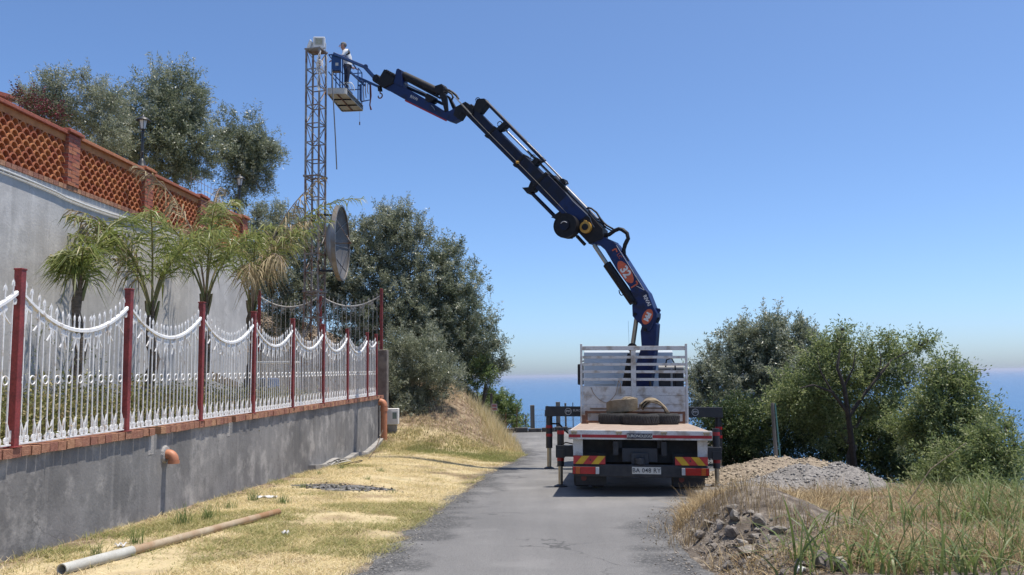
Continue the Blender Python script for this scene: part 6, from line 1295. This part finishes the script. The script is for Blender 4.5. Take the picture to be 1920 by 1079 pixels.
# gravel heaps
def heap(lobes, label, m_, gm, n):
    cx = np.mean([l[0] for l in lobes]); cy = np.mean([l[1] for l in lobes]); t = thing('gravel_heap', (cx, cy, gz(cx, cy)), label, 'gravel heap', 'gravel heaps beyond the truck')
    R_ = 2.6; g = np.linspace(-R_, R_, 90); GX, GY = np.meshgrid(g + cx, g * 1.2 + cy)
    def hh(X, Y_): 
        h = 0 * X
        for lx, ly, rx, ry, z in lobes:
            d = np.sqrt(((X - lx) / rx) ** 2 + ((Y_ - ly) / ry) ** 2); h = np.maximum(h, z * np.clip(1.12 - d, 0, 1) ** .85)
        return h
    H = hh(GX, GY); ed = ss(H / .06); Zs = ground(GX, GY) + H * (.6 + .8 * fbm(GX, GY, .6, 3)) + (.05 * (fbm(GX, GY, .18, 8) - .4) + .16 * (fbm(GX, GY, .55, 61) - .45)) * ed - .08 * (1 - ed)
    V = np.stack([GX, GY, Zs], -1).reshape(-1, 3); ii = (np.arange(89)[:, None] * 90 + np.arange(89)).ravel(); npmesh('heap_body', V, np.stack([ii, ii + 1, ii + 91, ii + 90], 1), m_, None, t, True)
    px_, py_ = cx + (rng.random(n) * 2 - 1) * R_, cy + (rng.random(n) * 2 - 1) * R_ * 1.2; k = hh(px_, py_) > .04; px_, py_ = px_[k], py_[k]; zz = ground(px_, py_) + hh(px_, py_) * (.6 + .8 * fbm(px_, py_, .6, 3)) + .05 * (fbm(px_, py_, .18, 8) - .4) + .16 * (fbm(px_, py_, .55, 61) - .45)
    pebbles('heap_stones', px_, py_, .008, .038, gm, None, None, zz, t)
M_heap1 = mat('tan_gravel', (.34, .275, .195), .95, col2=(.17, .135, .10), scale=14, detail=9, bump=.9, bscale=40, fine=.25, fscale=60); M_heap2 = mat('grey_gravel', (.27, .25, .225), .95, col2=(.14, .13, .12), scale=14, detail=9, bump=.9, bscale=40, fine=.25, fscale=60)
M_gb1 = leafmat('tan_stones', [(.16, .13, .10), (.28, .235, .17), (.40, .335, .24), (.52, .45, .34)], 0, .95, .2); M_gb2 = leafmat('grey_stones', [(.11, .105, .10), (.20, .19, .175), (.31, .29, .265), (.46, .44, .40)], 0, .95, .2)
c1 = ray(1440, 852) * 18.4; c2 = ray(1535, 868) * 16.6
heap([(c1.x, 18.4, 1.2, 1.4, .44), (c1.x - .7, 18.0, 1.1, 1.3, .28), (c1.x + .85, 18.5, .9, 1.3, .34)], 'tan gravel heap beside the truck outrigger', M_heap1, M_gb1, 9000)
heap([(c2.x - .25, 16.6, 1.1, 1.4, .34), (c2.x - 1.0, 15.9, 1.1, 1.3, .20), (c2.x + .30, 16.6, .8, 1.1, .36)], 'grey gravel heap in front of the tan heap and almond trunk', M_heap2, M_gb2, 8000)
# burnt patch
c = gpx(640, 914); t = thing('burnt_patch', c, 'black ashes of a burnt rubbish patch on the verge by the wall', 'ashes')
n = 60; P_ = []; 
mb = MB(); vs = [(c.x, c.y, gz(c.x, c.y) + .02)]
for k in range(40): a = k * math.pi / 20; r_ = 1 + .25 * math.sin(3 * a) + .15 * math.sin(7 * a); x_, y_ = c.x + .78 * r_ * math.cos(a), c.y + .48 * r_ * math.sin(a); vs.append((x_, y_, gz(x_, y_) + .006))
mb.add(vs, [(0, k + 1, (k + 1) % 40 + 1) for k in range(40)]).build('ash_layer', mat('ash', (.20, .195, .19), .95, col2=(.03, .03, .03), scale=5, detail=8, bump=.6), t)
x = c.x + rng.normal(size=520) * .40; Y = c.y + rng.normal(size=520) * .24; pebbles('charred_bits', x, Y, .008, .042, leafmat('char', [(.01, .01, .01), (.03, .03, .03), (.06, .055, .05), (.30, .28, .25)], 0, .95, .2), None, None, None, t)
# litter
M_paper = mat('white_litter', (.72, .71, .68), .7)
for px, py, sx, sy, lab in ((500, 936, .32, .06, 'flat white strip of litter on the verge near the wall'), (226, 1026, .10, .06, 'crumpled white scrap lying between the wall and the pipe'), (535, 1004, .08, .05, 'small pale scrap on the straw beyond the end of the pipe'), (630, 868, .10, .05, 'white scrap at the foot of the wall beside the cable tangle'), (1500, 1075, .07, .05, 'tiny white scrap among the rubble and reeds')):
    c = gpx(px, py); t = thing('litter', c, lab, 'litter'); mb = MB(); vs = []; fs = []
    for i in range(6):
        for j in range(4): vs.append((c.x + sx * (i / 5 - .5), c.y + sy * (j / 3 - .5) * 1.6, c.z + .03 + .022 * math.sin(i * 2.1 + j * 1.7 + px)))
    for i in range(5):
        for j in range(3): a = i * 4 + j; fs.append((a, a + 1, a + 5, a + 4))
    o = mb.add(vs, fs).build('scrap', M_paper, t); s_ = o.modifiers.new('solid', 'SOLIDIFY'); s_.thickness = .01
c = gpx(640, 874); t = thing('cable_tangle', c, 'loose tangle of thin cable lying at the foot of the grey wall', 'cable')
for k in range(3): MB().tube([(c.x + .3 * math.cos(a + k) * (.6 + .2 * k) + .2 * k - .2, c.y + .25 * math.sin(a + k), max(c.z, gz(c.x, c.y)) + .03 + .05 * (1 + math.sin(a * 1.5 + k))) for a in np.linspace(0, 5.6, 16)], .009, 5).build('loop', M_whitepl if k == 1 else M_crblk, t, True)
a_ = gpx(690, 862); MB().tube([a_, a_ + Vector((.18, .1, .25)), a_ + Vector((.36, .2, .75))], .012, 5).build('loose_end', M_sling, t, True)
# ------------------------------------------------------------------ posts, wire fence and sign round the bend
M_wpost = mat('weathered_post', (.22, .20, .17), .9, col2=(.13, .115, .10), scale=7, bump=.4, stretch=(1, 1, .2))
wf = thing('wire_fence', (1.4, 40.6, float(hroad(40.6))), 'weathered wire fence with square posts along the outer edge of the bend', 'fence')
zb_ = float(hroad(40.6))
for px, py, w_ in ((998, 760, .20), (1046, 754, .20), (1060, 756, .09), (1026, 761, .07), (1074, 755, .04)):
    p = atY(px, py, 40.6); MB().box((p.x, 40.6, (p.z + zb_ - .2) / 2), (w_, w_, p.z - zb_ + .2)).build('post', M_wpost, wf, bevel=.01)
for k in range(34):
    xx = ray(1002, 770).x * 40.6 + k * .085; MB().tube([(xx, 40.6, zb_), (xx + (.05 if k % 5 == 0 else 0), 40.6, zb_ + 1.0 + .35 * min(1, k / 14) - .25)], .006, 4).build('wire', M_greyiron, wf)
for z in (.15, .45, .75, 1.0): MB().tube([(ray(998, 770).x * 40.6, 40.6, zb_ + z), (5.0, 40.6, zb_ + z + .12)], .006, 4).build('wire', M_greyiron, wf)
wl2 = thing('wire_fence', (-1, 41, float(hroad(41))), 'thin stake and wire fence between the green shrub and the road bend', 'fence')
for px, h in ((925, 1.35), (969, 1.15), (948, .9), (985, .8)):
    xx = ray(px, 800).x * 40.7; MB().tube([(xx, 40.7, zb_ - .1), (xx + .02, 40.7, zb_ + h)], .018, 6).build('stake', M_rust, wl2)
for z in (.2, .4, .6, .8): MB().tube([(ray(905, 800).x * 40.7, 40.7, zb_ + z), (ray(996, 800).x * 40.7, 40.7, zb_ + z)], .005, 4).build('wire', M_greyiron, wl2)
t = thing('warning_sign', atY(927, 790, 34.5), 'small faded red and white sign on a dark post in the dry grass', 'sign'); c = atY(927, 764, 34.4); gx = gz(c.x, c.y)
MB().box((c.x - .12, c.y + .03, (gx + c.z + .55) / 2 - .1), (.10, .10, c.z + .75 - gx)).build('post', M_wpost, t); MB().box((c.x, c.y - .04, c.z), (.23, .012, .27)).build('board', mat('sign_white', (.60, .52, .52), .6), t)
for k, dz in enumerate((.08, .03, -.05, -.09)): MB().box((c.x, c.y - .048, c.z + dz), (.18, .004, .022 if k % 2 else .035)).build('red_mark', mat('sign_red%d' % k, (.45, .06, .07), .6), t)
for k, (px, yb, yt, Yp, lab) in enumerate(((880, 828, 740, 33.0, 'leaning dark stake among the dry grass left of the sign'), (905, 745, 725, 34.6, 'dark knotted stump behind the sign at the top of the bank'))):
    a_ = atY(px - 6, yb, Yp); b_ = atY(px + 4, yt, Yp); t = thing('old_stake', (a_.x, a_.y, gz(a_.x, a_.y)), lab, 'stake'); MB().tube([(a_.x, a_.y, min(a_.z, gz(a_.x, a_.y)) - .1), b_], [.045, .035], 7).build('stake', M_bark, t); MB().tube([b_, b_ + Vector((.1, 0, .08))], [.03, .01], 5).build('stub', M_bark, t)
a_ = atY(1456, 852, 19.9); b_ = atY(1448, 756, 19.9); t = thing('fence_post', (a_.x, a_.y, gz(a_.x, a_.y)), 'grey wooden post with a green stake standing behind the gravel heaps', 'post')
MB().tube([(a_.x, a_.y, gz(a_.x, a_.y) - .1), b_], [.05, .042], 9).build('post', M_wpost, t, True); MB().bar((a_.x + .09, a_.y - .02, gz(a_.x, a_.y) - .1), b_ + Vector((.06, -.02, -.01)), .025, .03).build('stake', mat('green_stake', (.14, .30, .24), .6), t)
# ------------------------------------------------------------------ marine haze: even air round the whole scene
hm = bpy.data.materials.new('haze_air'); hm.use_nodes = True; hn = hm.node_tree
for n_ in list(hn.nodes):
    if n_.type == 'BSDF_PRINCIPLED': hn.nodes.remove(n_)
pv = hn.nodes.new('ShaderNodeVolumePrincipled'); pv.inputs['Color'].default_value = (.84, .88, 1.0, 1); pv.inputs['Density'].default_value = 5.5e-5; pv.inputs['Anisotropy'].default_value = .3
hn.links.new(pv.outputs[0], hn.nodes['Material Output'].inputs['Volume'])
o = MB().box((0, 44800, -28), (130000, 91400, 90)).build('haze', hm); tag(o, 'pale marine haze over the sea', 'haze', kind='stuff')
